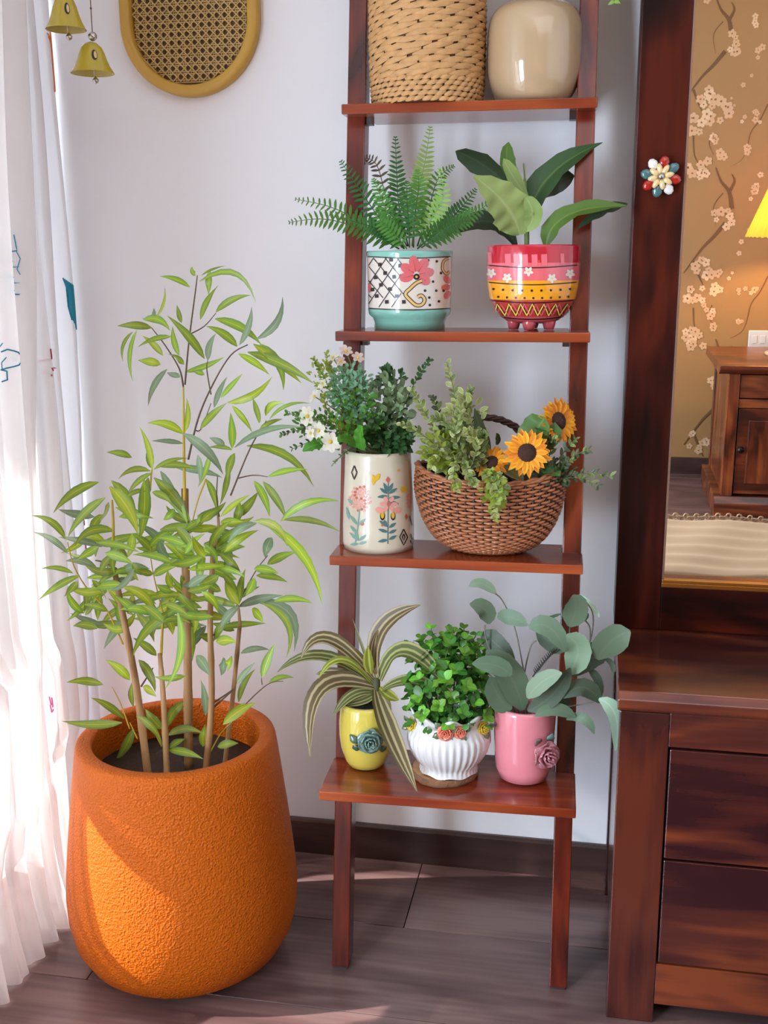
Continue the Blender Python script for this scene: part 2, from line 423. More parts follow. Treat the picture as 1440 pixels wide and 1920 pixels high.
# embroidery: find the cloth point seen at a pixel
def cloth_lookup(fn, nu=240, nz=180):
    tab = []
    for i in range(nu+1):
        for j in range(nz+1):
            u, z = i/nu, .01+1.9*j/nz
            P = fn(u, z); q = proj(P); tab.append((q[0], q[1], u, z, (P-EYE).length))
    def find(px, py):
        best = None
        for q in tab:
            d = (q[0]-px)**2+(q[1]-py)**2
            if d < 30:
                s = d*.02+q[4]*40
                if best is None or s < best[0]: best = (s, q)
        if best is None: best = (0, min(tab, key=lambda q: (q[0]-px)**2+(q[1]-py)**2))
        u, z = best[1][2], best[1][3]
        for _ in range(4):
            q = proj(fn(u, z)); qu = proj(fn(u+.001, z)); qz = proj(fn(u, z+.001))
            a, b, c, d = (qu[0]-q[0])*1e3, (qz[0]-q[0])*1e3, (qu[1]-q[1])*1e3, (qz[1]-q[1])*1e3; det = a*d-b*c
            if abs(det) < 1e-3: break
            ex, ey = px-q[0], py-q[1]; du, dz = (d*ex-b*ey)/det, (a*ey-c*ex)/det
            if abs(du) > .03: break
            u, z = min(1, max(0, u+du)), z+dz
        return u, z
    return find
def embroider(parent, fn, find, items, m, name='embroidery'):
    mb = MB()
    for pts, wd in items:
        uz = [find(*p) for p in pts]
        path = []
        for (u0, z0), (u1, z1) in zip(uz, uz[1:]):
            for i in range(6):
                tt = i/6; P = fn(u0+(u1-u0)*tt, z0+(z1-z0)*tt); path.append(P+(EYE-P).normalized()*.003)
        u, z = uz[-1]; P = fn(u, z); path.append(P+(EYE-P).normalized()*.003)
        mb.tube(path, wd, 5)
    o = mb.build(name, m, parent); o['kind'] = 'stuff'; return o
M_teal = mat('teal_thread', srgb(30, 140, 165), .6); M_orange = mat('orange_thread', srgb(222, 120, 40), .6)
M_red = mat('crimson_thread', srgb(175, 25, 60), .6); M_mag = mat('magenta_thread', srgb(196, 40, 110), .6)
fdR, fdF = cloth_lookup(fR), cloth_lookup(fF)
embroider(cur_front, fF, fdF, [([(2, 660), (14, 655), (21, 672), (14, 690), (4, 693)], .0014), ([(1, 693), (13, 696), (14, 712), (3, 716)], .0014), ([(12, 670), (3, 680), (4, 692)], .001), ([(0, 650), (5, 643)], .001),
    ([(26, 440), (32, 470), (27, 490), (37, 500), (28, 520), (37, 530), (30, 545), (37, 552)], .0012), ([(30, 470), (38, 485), (32, 505), (38, 515)], .001)], M_teal)
embroider(cur_rear, fR, fdR, [([(118+3*i, 521+2*i), (128+2.5*i, 548+8*i), (132+2*i, 590+4*i)], .0016) for i in range(8)]+[([(140, 585), (148, 590), (142, 605), (150, 612)], .0015), ([(124, 535), (128, 575), (135, 600)], .0015)], M_teal)
embroider(cur_rear, fR, fdR, [([(98, 654), (100, 672), (105, 690), (97, 704)], .0016), ([(97, 690), (103, 695)], .0014)], M_red)
embroider(cur_rear, fR, fdR, [([(88+3*i, 62+6*i), (101, 72+10*i), (110-i, 66+9*i)], .0013) for i in range(8)]+[([(98, 60), (101, 100), (106, 140), (108, 160), (103, 172)], .0018), ([(106, 60), (112, 100), (112, 150)], .0014)], M_orange)
embroider(cur_rear, fR, fdR, [([(172, 985), (180, 975), (178, 960), (172, 950)], .0015), ([(176, 1010), (186, 1005), (192, 1018), (186, 1030), (198, 1032)], .0016), ([(92, 1306), (96, 1322)], .0014), ([(97, 1308), (99, 1326)], .0014), ([(94, 1322), (97, 1336), (100, 1330)], .0014)], M_mag)
# ================================================================== LADDER SHELF
WR = dict(dark=srgb(74, 22, 12), mid=srgb(126, 48, 22), light=srgb(162, 78, 38))
M_wX = wood('rosewood_across', WR['dark'], WR['mid'], WR['light'], 'X', .24, .35, 1.0, 1.25)
M_wZ = wood('rosewood_upright', srgb(56, 16, 11), srgb(104, 36, 19), srgb(138, 58, 28), 'Z', .26, .3, 1.0, 1.25)
LROT = .0302
LX0, LX1 = -.4644, -.0144
SHELF = [(.4091, -.4798, -.285), (.809, -.3594, -.217), (1.2038, -.2794, -.14), (1.5999, -.1965, -.035), (2.0, -.135, -.02)]
def rail_y(z): return -.405+.1597*z
LO = V((-.24, -.28, 0))
def Lw(p):                                # ladder frame -> world
    c, s = math.cos(LROT), math.sin(LROT); return V((p[0]*c-p[1]*s, p[0]*s+p[1]*c, p[2]))
lad = empty('ladder_shelf', Lw(LO), LROT, label='reddish brown wooden leaning ladder shelf carrying the potted plants', cat='shelf')
RW, RD, RT_ = .033, .048, 2.08
for xa in (LX0+.002, LX1-.002-RW):
    mb = MB(); o = []
    ys = [(rail_y(.006), .006), (rail_y(RT_), RT_), (min(rail_y(RT_)+RD, -.008), RT_), (rail_y(.006)+RD, .006)]
    mb.prism([(0, y, z) for y, z in ys], (xa, 0, 0), (xa+RW, 0, 0))
    r = mb.build('rail', M_wZ, lad, smooth=False, bevel=.002, off=LO)
    MB().box((xa+.004, rail_y(0)+.005, 0), (xa+RW-.004, rail_y(0)+RD-.005, .006)).build('foot_pad', mat('pad', srgb(60, 50, 48), .5), r, smooth=False, off=LO)
TH = .0175
for k, (z, yf, yb) in enumerate(SHELF):
    yr = rail_y(z)-.0006; a, b = LX0+.002+RW+.0006, LX1-.002-RW-.0006
    mb = MB(); mb.prism([(LX0, yf, 0), (LX1, yf, 0), (LX1, yr, 0), (b, yr, 0), (b, yb, 0), (a, yb, 0), (a, yr, 0), (LX0, yr, 0)], (0, 0, z-TH), (0, 0, z))
    s = mb.build('shelf_board', M_wX, lad, smooth=False, bevel=.002, off=LO)
    if k:                                  # little metal brackets under each board
        for xx in (LX0+.002+RW, LX1-.002-RW-.012):
            MB().box((xx, yr+.004, z-TH-.012), (xx+.012, yr+.03, z-TH)).build('bracket', mat('bracket_metal', srgb(70, 60, 56), .4, .7), s, smooth=False, off=LO)

# ================================================================== DRESSER AND MIRROR
M_dX = wood('sheesham_across', srgb(50, 22, 24), srgb(80, 36, 28), srgb(122, 58, 32), 'X', .22, .45, .9, .9, 45)
M_dZ = wood('sheesham_upright', srgb(40, 16, 18), srgb(60, 25, 22), srgb(92, 42, 28), 'Z', .22, .45, .9, .95, 45)
M_dark = mat('drawer_gap', srgb(14, 6, 5), .8)
DX0, DX1, DF, DB, DT = .062, 1.30, -.47, -.018, .622
dr = empty('dresser', (.68, -.24, 0), label='red-brown wooden dresser with two long drawers under the mirror', cat='dresser')
mb = MB(); mb.prism([(0, DF+.012, DT), (0, DF, DT-.012), (0, DF, DT-.026), (0, DF+.008, DT-.034), (0, DB, DT-.034), (0, DB, DT)], (DX0, 0, 0), (DX1, 0, 0))
mb.build('top', M_dX, dr, smooth=False, bevel=.002)
LW_ = .082
for xa in (DX0+.004, DX1-.004-LW_):
    MB().box((xa, DF+.006, 0), (xa+LW_, DF+.05, DT-.034)).build('post', M_dZ, dr, smooth=False, bevel=.002)
    MB().box((xa, DB-.05, 0), (xa+.06, DB, DT-.034)).build('post', M_dZ, dr, smooth=False, bevel=.002)
for xa in (DX0+.008, DX1-.028):
    MB().box((xa, DF+.05, .06), (xa+.02, DB-.05, DT-.034)).build('side_panel', M_dZ, dr, smooth=False, bevel=.001)
xi0, xi1 = DX0+.004+LW_, DX1-.004-LW_
MB().box((xi0, DF+.008, .528), (xi1, DF+.03, DT-.034)).build('apron', M_dX, dr, smooth=False, bevel=.0015)
MB().box((xi0, DF+.008, .037), (xi1, DF+.03, .117)).build('plinth', M_dX, dr, smooth=False, bevel=.0015)
MB().box((xi0, DF+.032, .06), (xi1, DB-.01, .53)).build('carcass', M_dark, dr, smooth=False)
M_knobm = mat('dark_iron', srgb(40, 34, 32), .4, .8)
for za, zb in ((.323, .524), (.121, .319)):
    d = MB().box((xi0+.003, DF+.007, za), (xi1-.003, DF+.031, zb)).build('drawer', M_dX, dr, smooth=False, bevel=.002)
    for xx in (xi0+.27, xi1-.27):
        kb = MB(); kb.lathe([(.006, 0), (.006, .012), (.015, .018), (.015, .026), (.002, .03)], (0, 0, 0), 16)
        kb.v = [V((xx+p.x, DF+.007-p.z, (za+zb)/2+p.y)) for p in kb.v]; kb.build('knob', M_knobm, d)
M_mZ = wood('dark_sheesham_upright', srgb(22, 5, 4), srgb(48, 11, 7), srgb(76, 24, 11), 'Z', .34, .12, .9, .95, 45); M_mX = wood('dark_sheesham_across', srgb(24, 6, 5), srgb(52, 13, 8), srgb(84, 28, 13), 'X', .34, .12, .9, .95, 45)
for q_ in (M_mZ, M_mX): q_.node_tree.nodes['Principled BSDF'].inputs['Specular IOR Level'].default_value = .18; q_.node_tree.nodes['Principled BSDF'].inputs['Coat Weight'].default_value = .03
# mirror cabinet standing on the dresser
MO = V((.66, -.13, DT+.0005))
mir = empty('standing_mirror', MO, 0, 0, label='tall mirror in a dark red wooden frame standing on the dresser', cat='mirror')
mir.rotation_euler = (MT, 0, 0)
def ml(x, y, z): return V((x-MO.x, y, z))     # mirror local: y 0 = frame face
MX0, MX1, MH = .060, 1.22, 1.62
ST = .086
def mbox(a, b): return MB().box(ml(*a), ml(*b))
for xa in (MX0, MX1-ST):
    mbox((xa, 0, 0), (xa+ST, .1, MH)).build('stile', M_mZ, mir, smooth=False, bevel=.0025, off=(0, 0, 0))
zb = .0
gz0 = at(1236, 1088, Y=-.128).z-DT
mbox((MX0+ST, .001, 0), (MX1-ST, .09, gz0-.012)).build('rail', M_mX, mir, smooth=False, bevel=.002, off=(0, 0, 0))
mbox((MX0+ST, .001, MH-.1), (MX1-ST, .09, MH)).build('rail', M_mX, mir, smooth=False, bevel=.002, off=(0, 0, 0))
M_brass = mat('brass', srgb(200, 150, 80), .25, 1)
M_silver0 = mat('pale_bead', srgb(150, 120, 104), .35, .6)
M_mirror = mat('mirror_glass', (.93, .92, .9, 1), .005, 1)
gl = mbox((MX0+ST, .006, gz0), (MX1-ST, .012, MH-.1)).build('mirror_glass', M_mirror, mir, smooth=False, off=(0, 0, 0))
bd = MB()
bd.box(ml(MX0+ST, .0, gz0-.013), ml(MX1-ST, .012, gz0-.004)); bd.box(ml(MX0+ST, -.001, gz0-.004), ml(MX1-ST, .006, gz0+.003))
bd.build('beading', M_brass, mir, smooth=False, bevel=.001, off=(0, 0, 0))
for xx in (MX0+ST, MX1-ST-.004): MB().box(ml(xx, .001, gz0+.0035), ml(xx+.004, .0055, MH-.1)).build('beading', M_silver0, mir, smooth=False, off=(0, 0, 0))
# ceramic flower knob on the left stile
Mi = Matrix.Rotation(MT, 4, 'X'); Mi.translation = MO
kp = Mi.inverted() @ at(1238, 332, Y=MO.y+math.sin(-MT)*(.9))
kx, kz = kp.x, kp.z
M_cream = mat('cream_glaze', srgb(226, 196, 140), .15, coat=.6); M_tealg = mat('teal_glaze', srgb(70, 110, 112), .15, coat=.6)
M_redg = mat('red_glaze', srgb(170, 36, 26), .15, coat=.6); M_whiteg = mat('white_glaze', srgb(225, 222, 214), .15, coat=.6)
M_silver = mat('silver', srgb(200, 196, 190), .25, 1)
knob = MB().lathe([(.009, -.0), (.009, .012), (.026, .014), (.024, .019), (.002, .021)], (0, 0, 0), 24)
knob.v = [V((kx+p.x, -p.z, kz+p.y)) for p in knob.v]
kn = knob.build('knob', mat('black_glaze', srgb(30, 26, 26), .2, coat=.5), mir, off=(0, 0, 0)); kn['label'] = 'painted ceramic flower knob'
for i in range(8):
    a = 2*PI*i/8+.2
    for rr, mm, ln, wd, dz, da in ((.0235, [M_tealg, M_redg, M_whiteg, M_tealg, M_redg, M_tealg, M_whiteg, M_redg][i], .0125, .0092, .017, PI/8), (.0135, M_cream, .0100, .0052, .0225, 0)):
        pb = MB(); pb.ball((0, 0, 0), 1, 10)
        ca, sa = math.cos(a+da), math.sin(a+da); q = []
        for p in pb.v:
            X, Z, Yy = p.x*ln+rr, p.y*wd, p.z*.0035
            q.append(V((kx+X*ca-Z*sa, -dz+Yy, kz+X*sa+Z*ca)))
        pb.v = q; pb.build('petal', mm, kn, off=(0, 0, 0))
cb = MB().ball((kx, -.026, kz), .006, 12); cb.build('boss', M_silver, kn, off=(0, 0, 0))
# ================================================================== POTS
class Pot:
    """a turned vessel: outline read as (half width, height) at the vessel's own depth"""
    def __init__(s, cx, Yc, prof, zbase, n=56, wall=.006, inner=True):
        base = at(cx, prof[-1][1], Y=Yc); s.c = V((base.x, Yc, zbase)); k = mpp(base)
        z0 = base.z
        s.tab = [(at(cx, py, Y=Yc).z-z0, hw*k) for hw, py in prof]           # top to bottom
        s.n = n; s.wall = wall; s.h = s.tab[0][0]; s.inner = inner
        s.rt = sorted(s.tab); s.k = k
    def R(s, z): return interp(s.rt, z)
    def rows(s, depth=.5):
        t = [(r, z) for z, r in s.tab]; t.append((t[-1][0]*.9, 0)); t.append((.001, 0))
        if s.inner:
            top = [(max(t[0][0]-s.wall, .001), t[0][1])]; lo = s.h*(1-depth)
            ins = [(max(s.R(z)-s.wall, .004), z) for z in [s.h-(s.h-lo)*i/4 for i in range(1, 5)]]
            return [(.001, lo)]+ins[::-1]+top+t
        return t
    def body(s, name, m, parent, depth=.5, mi=None):
        rr = s.rows(depth); mb = MB(); mb.lathe(rr, s.c, s.n, mi(rr) if mi else 0)
        o = mb.build(name, m, parent); return o
    def surf(s, eps=.0006):
        def f(px, py):
            y = s.c.y-s.rt[-1][1]
            for _ in range(7):
                P = at(px, py, Y=y); r = s.R(P.z-s.c.z)+eps+LIFT[0]; dx = P.x-s.c.x
                dx2 = max(-r*.999, min(r*.999, dx)); y = s.c.y-math.sqrt(r*r-dx2*dx2)
            P = at(px, py, Y=y); r = s.R(P.z-s.c.z)+eps+LIFT[0]
            dx = max(-r*.999, min(r*.999, P.x-s.c.x))
            return V((s.c.x+dx, s.c.y-math.sqrt(r*r-dx*dx), P.z))
        return f
def glaze(name, col, rough=.12, var=0): return mat(name, col, rough, coat=.7, var=var)
def soil_disc(pot, parent, z, m):
    mb = MB(); r = pot.R(z)-pot.wall-.0005
    mb.lathe([(.001, z+.004), (r*.5, z+.005), (r, z)], pot.c, 24); return mb.build('soil', m, parent)
M_moss = mat('dark_moss', srgb(46, 52, 30), .95, bump=(200, 1), var=.4)
M_soil = mat('soil', srgb(58, 40, 30), .95, bump=(180, 1), var=.4)
M_blk = mat('black_paint', srgb(34, 28, 28), .3)
def rose(parent, c, nrm, rad, m, name='rose', layers=((0, 5, .95, .25), (.5, 5, .72, .5), (.2, 4, .45, .8), (.7, 3, .25, 1.1))):
    """a moulded ceramic rose: rings of cupped petals"""
    mb = MB(); nrm = nrm.normalized(); ax = nrm.orthogonal().normalized(); ay = nrm.cross(ax)
    for off, k, rr, lift in layers:
        for i in range(k):
            a = 2*PI*(i+off)/k; rad_d = ax*math.cos(a)+ay*math.sin(a); tan = nrm.cross(rad_d); rows = []
            for u in range(4):
                t = u/3; row = []
                for v in range(5):
                    q = (v-2)/2; wdt = rr*rad*.78*math.sin(PI*(.18+.66*t))
                    out = rr*rad*t*(1-.16*q*q)
                    hgt = rad*(lift*.45*t+.10*t*t*(-1 if lift < .4 else 1)+.22*q*q*t)
                    row.append(c+rad_d*out+tan*(q*wdt)+nrm*(hgt+.002))
                rows.append(row)
            mb.grid(rows)
    o = mb.build(name, m, parent, recalc=False); sm = o.modifiers.new('thick', 'SOLIDIFY'); sm.thickness = rad*.07; return o
def clay_leaf(parent, p0, p1, nrm, wd, m):
    mb = MB(); leaf_strip(mb, bez(p0, (p0+p1)/2+nrm*wd*.25, p1, 5), wd, nrm, [(0, .3), (.3, .95), (.6, .9), (1, .05)], .25)
    o = mb.build('ceramic_leaf', m, parent, recalc=False); o.modifiers.new('thick', 'SOLIDIFY').thickness = .0012; return o

S1, S2, S3, S4 = SHELF[0][0], SHELF[1][0], SHELF[2][0], SHELF[3][0]
EPS = .0004
# ---- woven rush basket, top of the frame
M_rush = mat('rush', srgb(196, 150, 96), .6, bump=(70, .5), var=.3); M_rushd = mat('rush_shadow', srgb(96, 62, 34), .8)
bk = Pot(801, -.125, [(107, -250), (107, -60), (107, 60), (106, 130), (103, 172), (101, 188)], S4+EPS, inner=True)
BK = empty('rush_basket', bk.c, label='tall woven rush basket on the upper shelf, left of the cream vase', cat='basket')
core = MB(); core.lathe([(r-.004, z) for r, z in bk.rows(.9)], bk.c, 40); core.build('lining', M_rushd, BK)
wv = MB()
def stitch(mb, pot, a, z, ln, hh, th, slope=0, mi=0):
    """one flat twist of rush lying on the side of the basket"""
    rows = []
    for i in range(5):
        u = -1+i/2; ww = (1-.80*u*u)**.5*hh/2; aa = a+u*ln/2; zz = z+slope*u
        R = pot.R(max(0, zz))+th*(1-u*u)*1.0-.002
        rows.append([pot.c+V((math.cos(aa)*(R-.001), math.sin(aa)*(R-.001), zz-ww)), pot.c+V((math.cos(aa)*(R+th*.5), math.sin(aa)*(R+th*.5), zz)), pot.c+V((math.cos(aa)*(R-.001), math.sin(aa)*(R-.001), zz+ww))])
    mb.grid(rows, mi=mi)
z = .004; row = 0
while z < bk.h-.01:
    fine = z < .045; hh = .0098 if fine else .0122; k = 40 if fine else 17
    for i in range(k):
        a = 2*PI*(i+(row % 2)*.5+(0 if fine else .17*(row//2 % 3)))/k+rnd(-.01, .01)
        stitch(wv, bk, a, z+rnd(-.0008, .0008), 2*PI/k*(1.3 if fine else 1.42), hh*.86, .0036, rnd(-.0012, .0012)+(0.0042 if not fine else .0022))
    z += hh*.88; row += 1
o = wv.build('weave', M_rush, BK, recalc=False); o['kind'] = 'stuff'
rim = MB().tube([bk.c+V((math.cos(t*2*PI/40)*bk.R(bk.h), math.sin(t*2*PI/40)*bk.R(bk.h), bk.h)) for t in range(41)], .007, 8); rim.build('rim', M_rush, BK)

# ---- cream vase
M_creamv = glaze('cream_ceramic', srgb(182, 156, 122), .1)
cv = Pot(1000, -.118, [(36, -52), (37, -22), (44, -8), (62, -2), (78, 10), (86, 30), (88, 60), (88, 118), (86, 138), (78, 162), (66, 186)], S4+EPS, wall=.005)
CVt = empty('cream_vase', cv.c, label='plain glossy cream ceramic vase with rounded shoulders on the upper shelf', cat='vase')
o = cv.body('body', M_creamv, CVt, .8); sub = o.modifiers.new('s', 'SUBSURF'); sub.levels = 1; sub.render_levels = 1

# ---- turquoise pot with painted flower (potted fern)
M_turq = glaze('turquoise_glaze', srgb(126, 186, 170)); M_ivory = glaze('ivory_glaze', srgb(214, 206, 194)); M_coral = mat('coral_paint', srgb(206, 100, 104), .2, coat=.5)
M_coral2 = mat('deep_coral_paint', srgb(186, 60, 70), .2, coat=.5); M_sand = mat('sand_paint', srgb(214, 178, 110), .25, coat=.4)
fern_pot = Pot(768, -.195, [(79, 470), (80, 473), (80, 478), (79, 482), (78, 530), (77.5, 577), (77.5, 580), (76, 588), (70, 594), (66.5, 602), (66, 615)], S3+EPS, 64)
FERN = empty('potted_fern', fern_pot.c, label='bright green fern in a turquoise and white pot painted with a coral flower', cat='plant')
pz = [t[0] for t in fern_pot.tab]
def mi_turq(rr):
    z_hi = fern_pot.tab[3][0]; z_lo = fern_pot.tab[5][0]; out = []
    for (r0, z0), (r1, z1) in zip(rr, rr[1:]):
        zm = (z0+z1)/2; outer = r0 > fern_pot.R(z0)-.003 and r1 > fern_pot.R(z1)-.003
        out.append(1 if outer and z_lo < zm < z_hi else 0)
    return out
fp = fern_pot.body('pot', [M_turq, M_ivory], FERN, .35, mi_turq)
soil_disc(fern_pot, FERN, fern_pot.h-.012, M_moss)
pt = Paint(fern_pot.surf())
PA = {'k': M_blk, 'c': M_coral, 'd': M_coral2, 's': M_sand, 'w': M_ivory}
pt.line('k', [(690+i*3.9, 481+3.0*math.sin(PI*i/40)) for i in range(41)], 2); pt.line('k', [(691+i*3.85, 578+3*math.sin(PI*i/40)) for i in range(41)], 2)
for i in range(-3, 4):                       # lattice on the left
    pt.line('k', [(697+i*21, 482), (697+i*21+52, 577)] if 0 else [(max(691, 700+i*22), 484+max(0, (691-(700+i*22))*1.2)), (min(756, 700+i*22+62), 484+(min(756, 700+i*22+62)-(700+i*22))*1.2)], 1.6, step=6) if 700+i*22+62 > 695 and 700+i*22 < 750 else None
for i in range(0, 5):
    xa = 700+i*24; pt.line('k', [(min(xa, 752), 484+(max(0, xa-752))*1.5), (max(691, xa-62), 484+min(92, (xa-max(691, xa-62))*1.5))], 1.6, step=6)
for x, y in ((733, 487), (750, 498), (704, 520), (722, 512), (739, 519), (714, 534), (731, 542), (744, 555), (706, 555), (757, 566), (712, 496), (725, 566), (698, 543)):
    pt.poly('k', [(x-3.6, y-3.2), (x+3.4, y-3.6), (x+3.8, y+3.2), (x-3.2, y+3.8)], 2)
for a, rr in ((2.9, 1.0), (3.7, 1.05), (4.5, 1.1), (5.3, 1.1), (6.1, 1), (0.6, .9)):
    cx, cy = 781+19*rr*math.cos(a), 515+19*rr*math.sin(a); pt.circle('c', cx, cy, 14*rr, 12, 9.5, a)
    pt.line('d', [(781+6*math.cos(a), 515+6*math.sin(a)), (781+27*rr*math.cos(a), 515+27*rr*math.sin(a))], 1.6, True, 5)
pt.circle('k', 781, 519, 6, 10); pt.circle('s', 781, 519, 2.4, 8)
sw = [(791, 526), (780, 531), (770, 540), (760, 551), (768, 562), (780, 572), (791, 571), (796, 562), (790, 554), (783, 557)]
swp = [(p.x, p.y) for p in smooth_path([(x, y, 0) for x, y in sw], 5)]
pt.line('k', swp, 7.5); pt2 = Paint(fern_pot.surf(.0011)); pt2.line('s', swp, 4.6)
for x, y in ((803, 488), (819, 490), (827, 512), (812, 528), (818, 545), (805, 558), (823, 565), (806, 572), (771, 487), (832, 545), (765, 525), (797, 545)): pt.circle('k', x, y, 2.6, 8)
for a in (2.2, 3.1, 4.0): pt.circle('c', 843+11*math.cos(a)*.6, 538+18*math.sin(a), 9, 10, 6, a)
pt.circle('c', 693, 540, 9, 8, 3, PI/2)
e1 = [(p.x, p.y) for p in smooth_path([(842, 484, 0), (832, 490, 0), (830, 505, 0), (838, 514, 0), (843, 508, 0)], 5)]; pt.line('k', e1, 5); pt2.line('s', e1, 3)
pt.build('painted_flower', PA, fp); pt2.build('painted_scroll', PA, fp)

# ---- red banded footed pot (fiddle leaf)
M_rim = glaze('crimson_glaze', srgb(188, 34, 52)); M_pinkb = glaze('rose_glaze', srgb(222, 102, 110)); M_yel = glaze('marigold_glaze', srgb(238, 160, 30)); M_zig = glaze('brick_glaze', srgb(178, 62, 50)); M_pinkf = glaze('pink_foot_glaze', srgb(206, 92, 98))
red = Pot(997, -.195, [(85, 466), (86, 469), (86, 499), (85.5, 531), (83, 550), (80, 566), (72, 584), (62, 597), (50, 606), (34, 611)], S3+.012, 64)
FIG = empty('potted_fiddle_leaf', V((red.c.x, red.c.y, S3+EPS)), label='broad-leaved plant in a red, pink and yellow banded pot on little feet', cat='plant')
zb_ = [at(997, y, Y=-.195).z-at(997, 611, Y=-.195).z for y in (499, 531, 566, 597)]
def mi_red(rr):
    out = []
    for (r0, z0), (r1, z1) in zip(rr, rr[1:]):
        zm = (z0+z1)/2; out.append(0 if zm > zb_[0] else 1 if zm > zb_[1] else 2 if zm > zb_[2] else 3 if zm > zb_[3] else 4)
    return out
rp = red.body('pot', [M_rim, M_pinkb, M_yel, M_zig, M_pinkf], FIG, .3, mi_red)
soil_disc(red, FIG, red.h-.012, M_soil)
for a in (PI*1.5-.1, PI*1.5+1.25, PI*1.5-1.35, PI/2):
    f = MB(); q = red.c+V((math.cos(a)*.033, math.sin(a)*.033, 0))
    f.lathe([(.002, -.0115), (.0085, -.0112), (.0105, -.006), (.0125, .002), (.011, .010), (.002, .012)], q, 14); f.build('foot', M_pinkf, rp)
pr_ = Paint(red.surf()); PR = dict(PA, r=mat('pale_rose_paint', srgb(226, 110, 120), .2, coat=.5), y=mat('yellow_paint', srgb(240, 200, 90), .2, coat=.5), o=M_blk, p=M_pinkf)
def band(p, c, y, w_, hw, cx=997, sag=4):
    p.line(c, [(cx-hw+2*hw*i/36, y+sag*math.sin(PI*i/36)-0) for i in range(37)], w_)
band(pr_, 'k', 497, 2, 85, sag=5); band(pr_, 'k', 529, 2, 84.5, sag=5); band(pr_, 'k', 563, 2, 80, sag=5); band(pr_, 'k', 594, 2, 62, sag=5)
for i, x in enumerate((918, 934, 952, 968, 984, 1002, 1020, 1038, 1054, 1068)):
    if i % 2 == 0 or i in (3, 5): pr_.line('r', [(x, 473+(1-((x-997)/86)**2)*4), (x+1, 494+(1-((x-997)/86)**2)*4)], 11 if 940 < x < 1050 else 7, step=6)
for x, y in ((921, 512), (951, 521), (991, 509), (1035, 522), (1069, 513)):
    k_ = max(.5, math.sqrt(1-((x-997)/86)**2)); pr_.flower('w', x, y, 9, 5, 's', .3)
for i in range(9): pr_.circle('k', 925+i*18, 541+(1-((925+i*18-997)/84)**2)*4, 2.4, 8); pr_.circle('k', 934+i*16.5, 555+(1-((934+i*16.5-997)/82)**2)*4, 2.2, 8)
prz = Paint(red.surf(.0009))
for i in range(7):
    x0 = 932+i*22; 
    for cc, dx, wd in (('k', 0, 5), ('y', 0, 2.2), ('p', 7, 2.4)):
        tgt = pr_ if cc == 'k' else prz
        xs = [x0-11+dx, x0+dx, x0+11+dx]; tgt.line(cc, [(997+(xs[0]-997)*.93, 592), (xs[1], 570), (997+(xs[2]-997)*.93, 592)], wd, step=5)
pr_.build('painted_bands', PR, rp); prz.build('painted_zigzag', PR, rp)

# ---- tall floral vase
M_beige = glaze('oat_glaze', srgb(206, 196, 174), .3)
vs = Pot(710, -.288, [(60, 849), (60.5, 856), (62.5, 900), (65, 950), (66.5, 990), (66.5, 1020), (64.5, 1030)], S2+EPS, 56)
VASE = empty('floral_vase', vs.c, label='tall oatmeal ceramic vase painted with pink blossoms and teal leaves', cat='vase')
vb_ = vs.body('body', M_beige, VASE, .85)
M_pk = mat('blush_paint', srgb(226, 150, 138), .3); M_tl = mat('slate_teal_paint', srgb(74, 112, 112), .3); M_gy = mat('mint_paint', srgb(120, 160, 150), .3); M_ye = mat('mustard_paint', srgb(214, 170, 40), .3); M_rd = mat('russet_paint', srgb(196, 96, 76), .3)
pv = Paint(vs.surf()); PV = {'p': M_pk, 't': M_tl, 'g': M_gy, 'y': M_ye, 'r': M_rd, 'k': M_blk}
for i in range(46):
    a = i*2.4; rr = 22*math.sqrt((i+.5)/46); pv.circle('p' if i % 4 else 'r', 675+rr*math.cos(a)*.95, 935+rr*math.sin(a)*1.1, 2.7, 7)
pv.line('g', [(674, 955), (671, 985), (666, 1020)], 2, step=6)
for x0, y0, x1, y1 in ((671, 985, 655, 965), (671, 985, 686, 972), (669, 1000, 656, 985), (661, 945, 652, 935), (655, 975, 649, 950)): pv.leaf('g', x0, y0, x1, y1, 6)
for x0, y0, x1, y1 in ((672, 1014, 664, 990), (672, 1014, 655, 998), (672, 1014, 687, 1003), (672, 1020, 656, 1021), (672, 1020, 688, 1016)): pv.leaf('g', x0, y0, x1, y1, 6)
pv.line('t', [(728, 905), (728, 935), (727, 1020)], 1.8, step=6)
for x0, y0, x1, y1 in ((727, 930, 707, 932), (727, 926, 712, 915), (729, 926, 745, 915), (729, 934, 751, 932), (729, 940, 748, 945), (727, 922, 719, 905), (729, 922, 737, 905), (727, 988, 711, 976), (727, 998, 709, 992), (727, 1012, 708, 1016), (729, 990, 743, 980), (729, 1000, 744, 993), (729, 1012, 744, 1004), (724, 985, 720, 975)): pv.leaf('t', x0, y0, x1, y1, 6.5)
for i in range(6): pv.circle('p', 729+11*math.cos(i*PI/3), 945+10*math.sin(i*PI/3), 6, 8, 4, i*PI/3)
pv.circle('r', 729, 945, 4, 8); pv.circle('p', 712, 957, 9, 8, 6, .4); pv.circle('p', 745, 957, 7, 8, 6, -.4)
for x in (717, 737): pv.circle('k', x, 968, 4.6, 10, 8); pv.circle('y', x, 966, 3.2, 10, 6.4)
pv.poly('y', [(698, 889), (703, 894), (708, 888), (713, 889), (711, 898), (704, 903), (700, 911), (697, 903)], 2); pv.circle('y', 757, 917, 6, 10)
pv.poly('r', [(727, 893), (732, 899), (728, 907), (723, 900)], 2); pv.poly('r', [(762, 963), (766, 969), (762, 975), (759, 968)], 2); pv.circle('r', 679, 983, 3, 8); pv.circle('r', 717, 985, 2.4, 8); pv.circle('y', 747, 882, 2.4, 8)
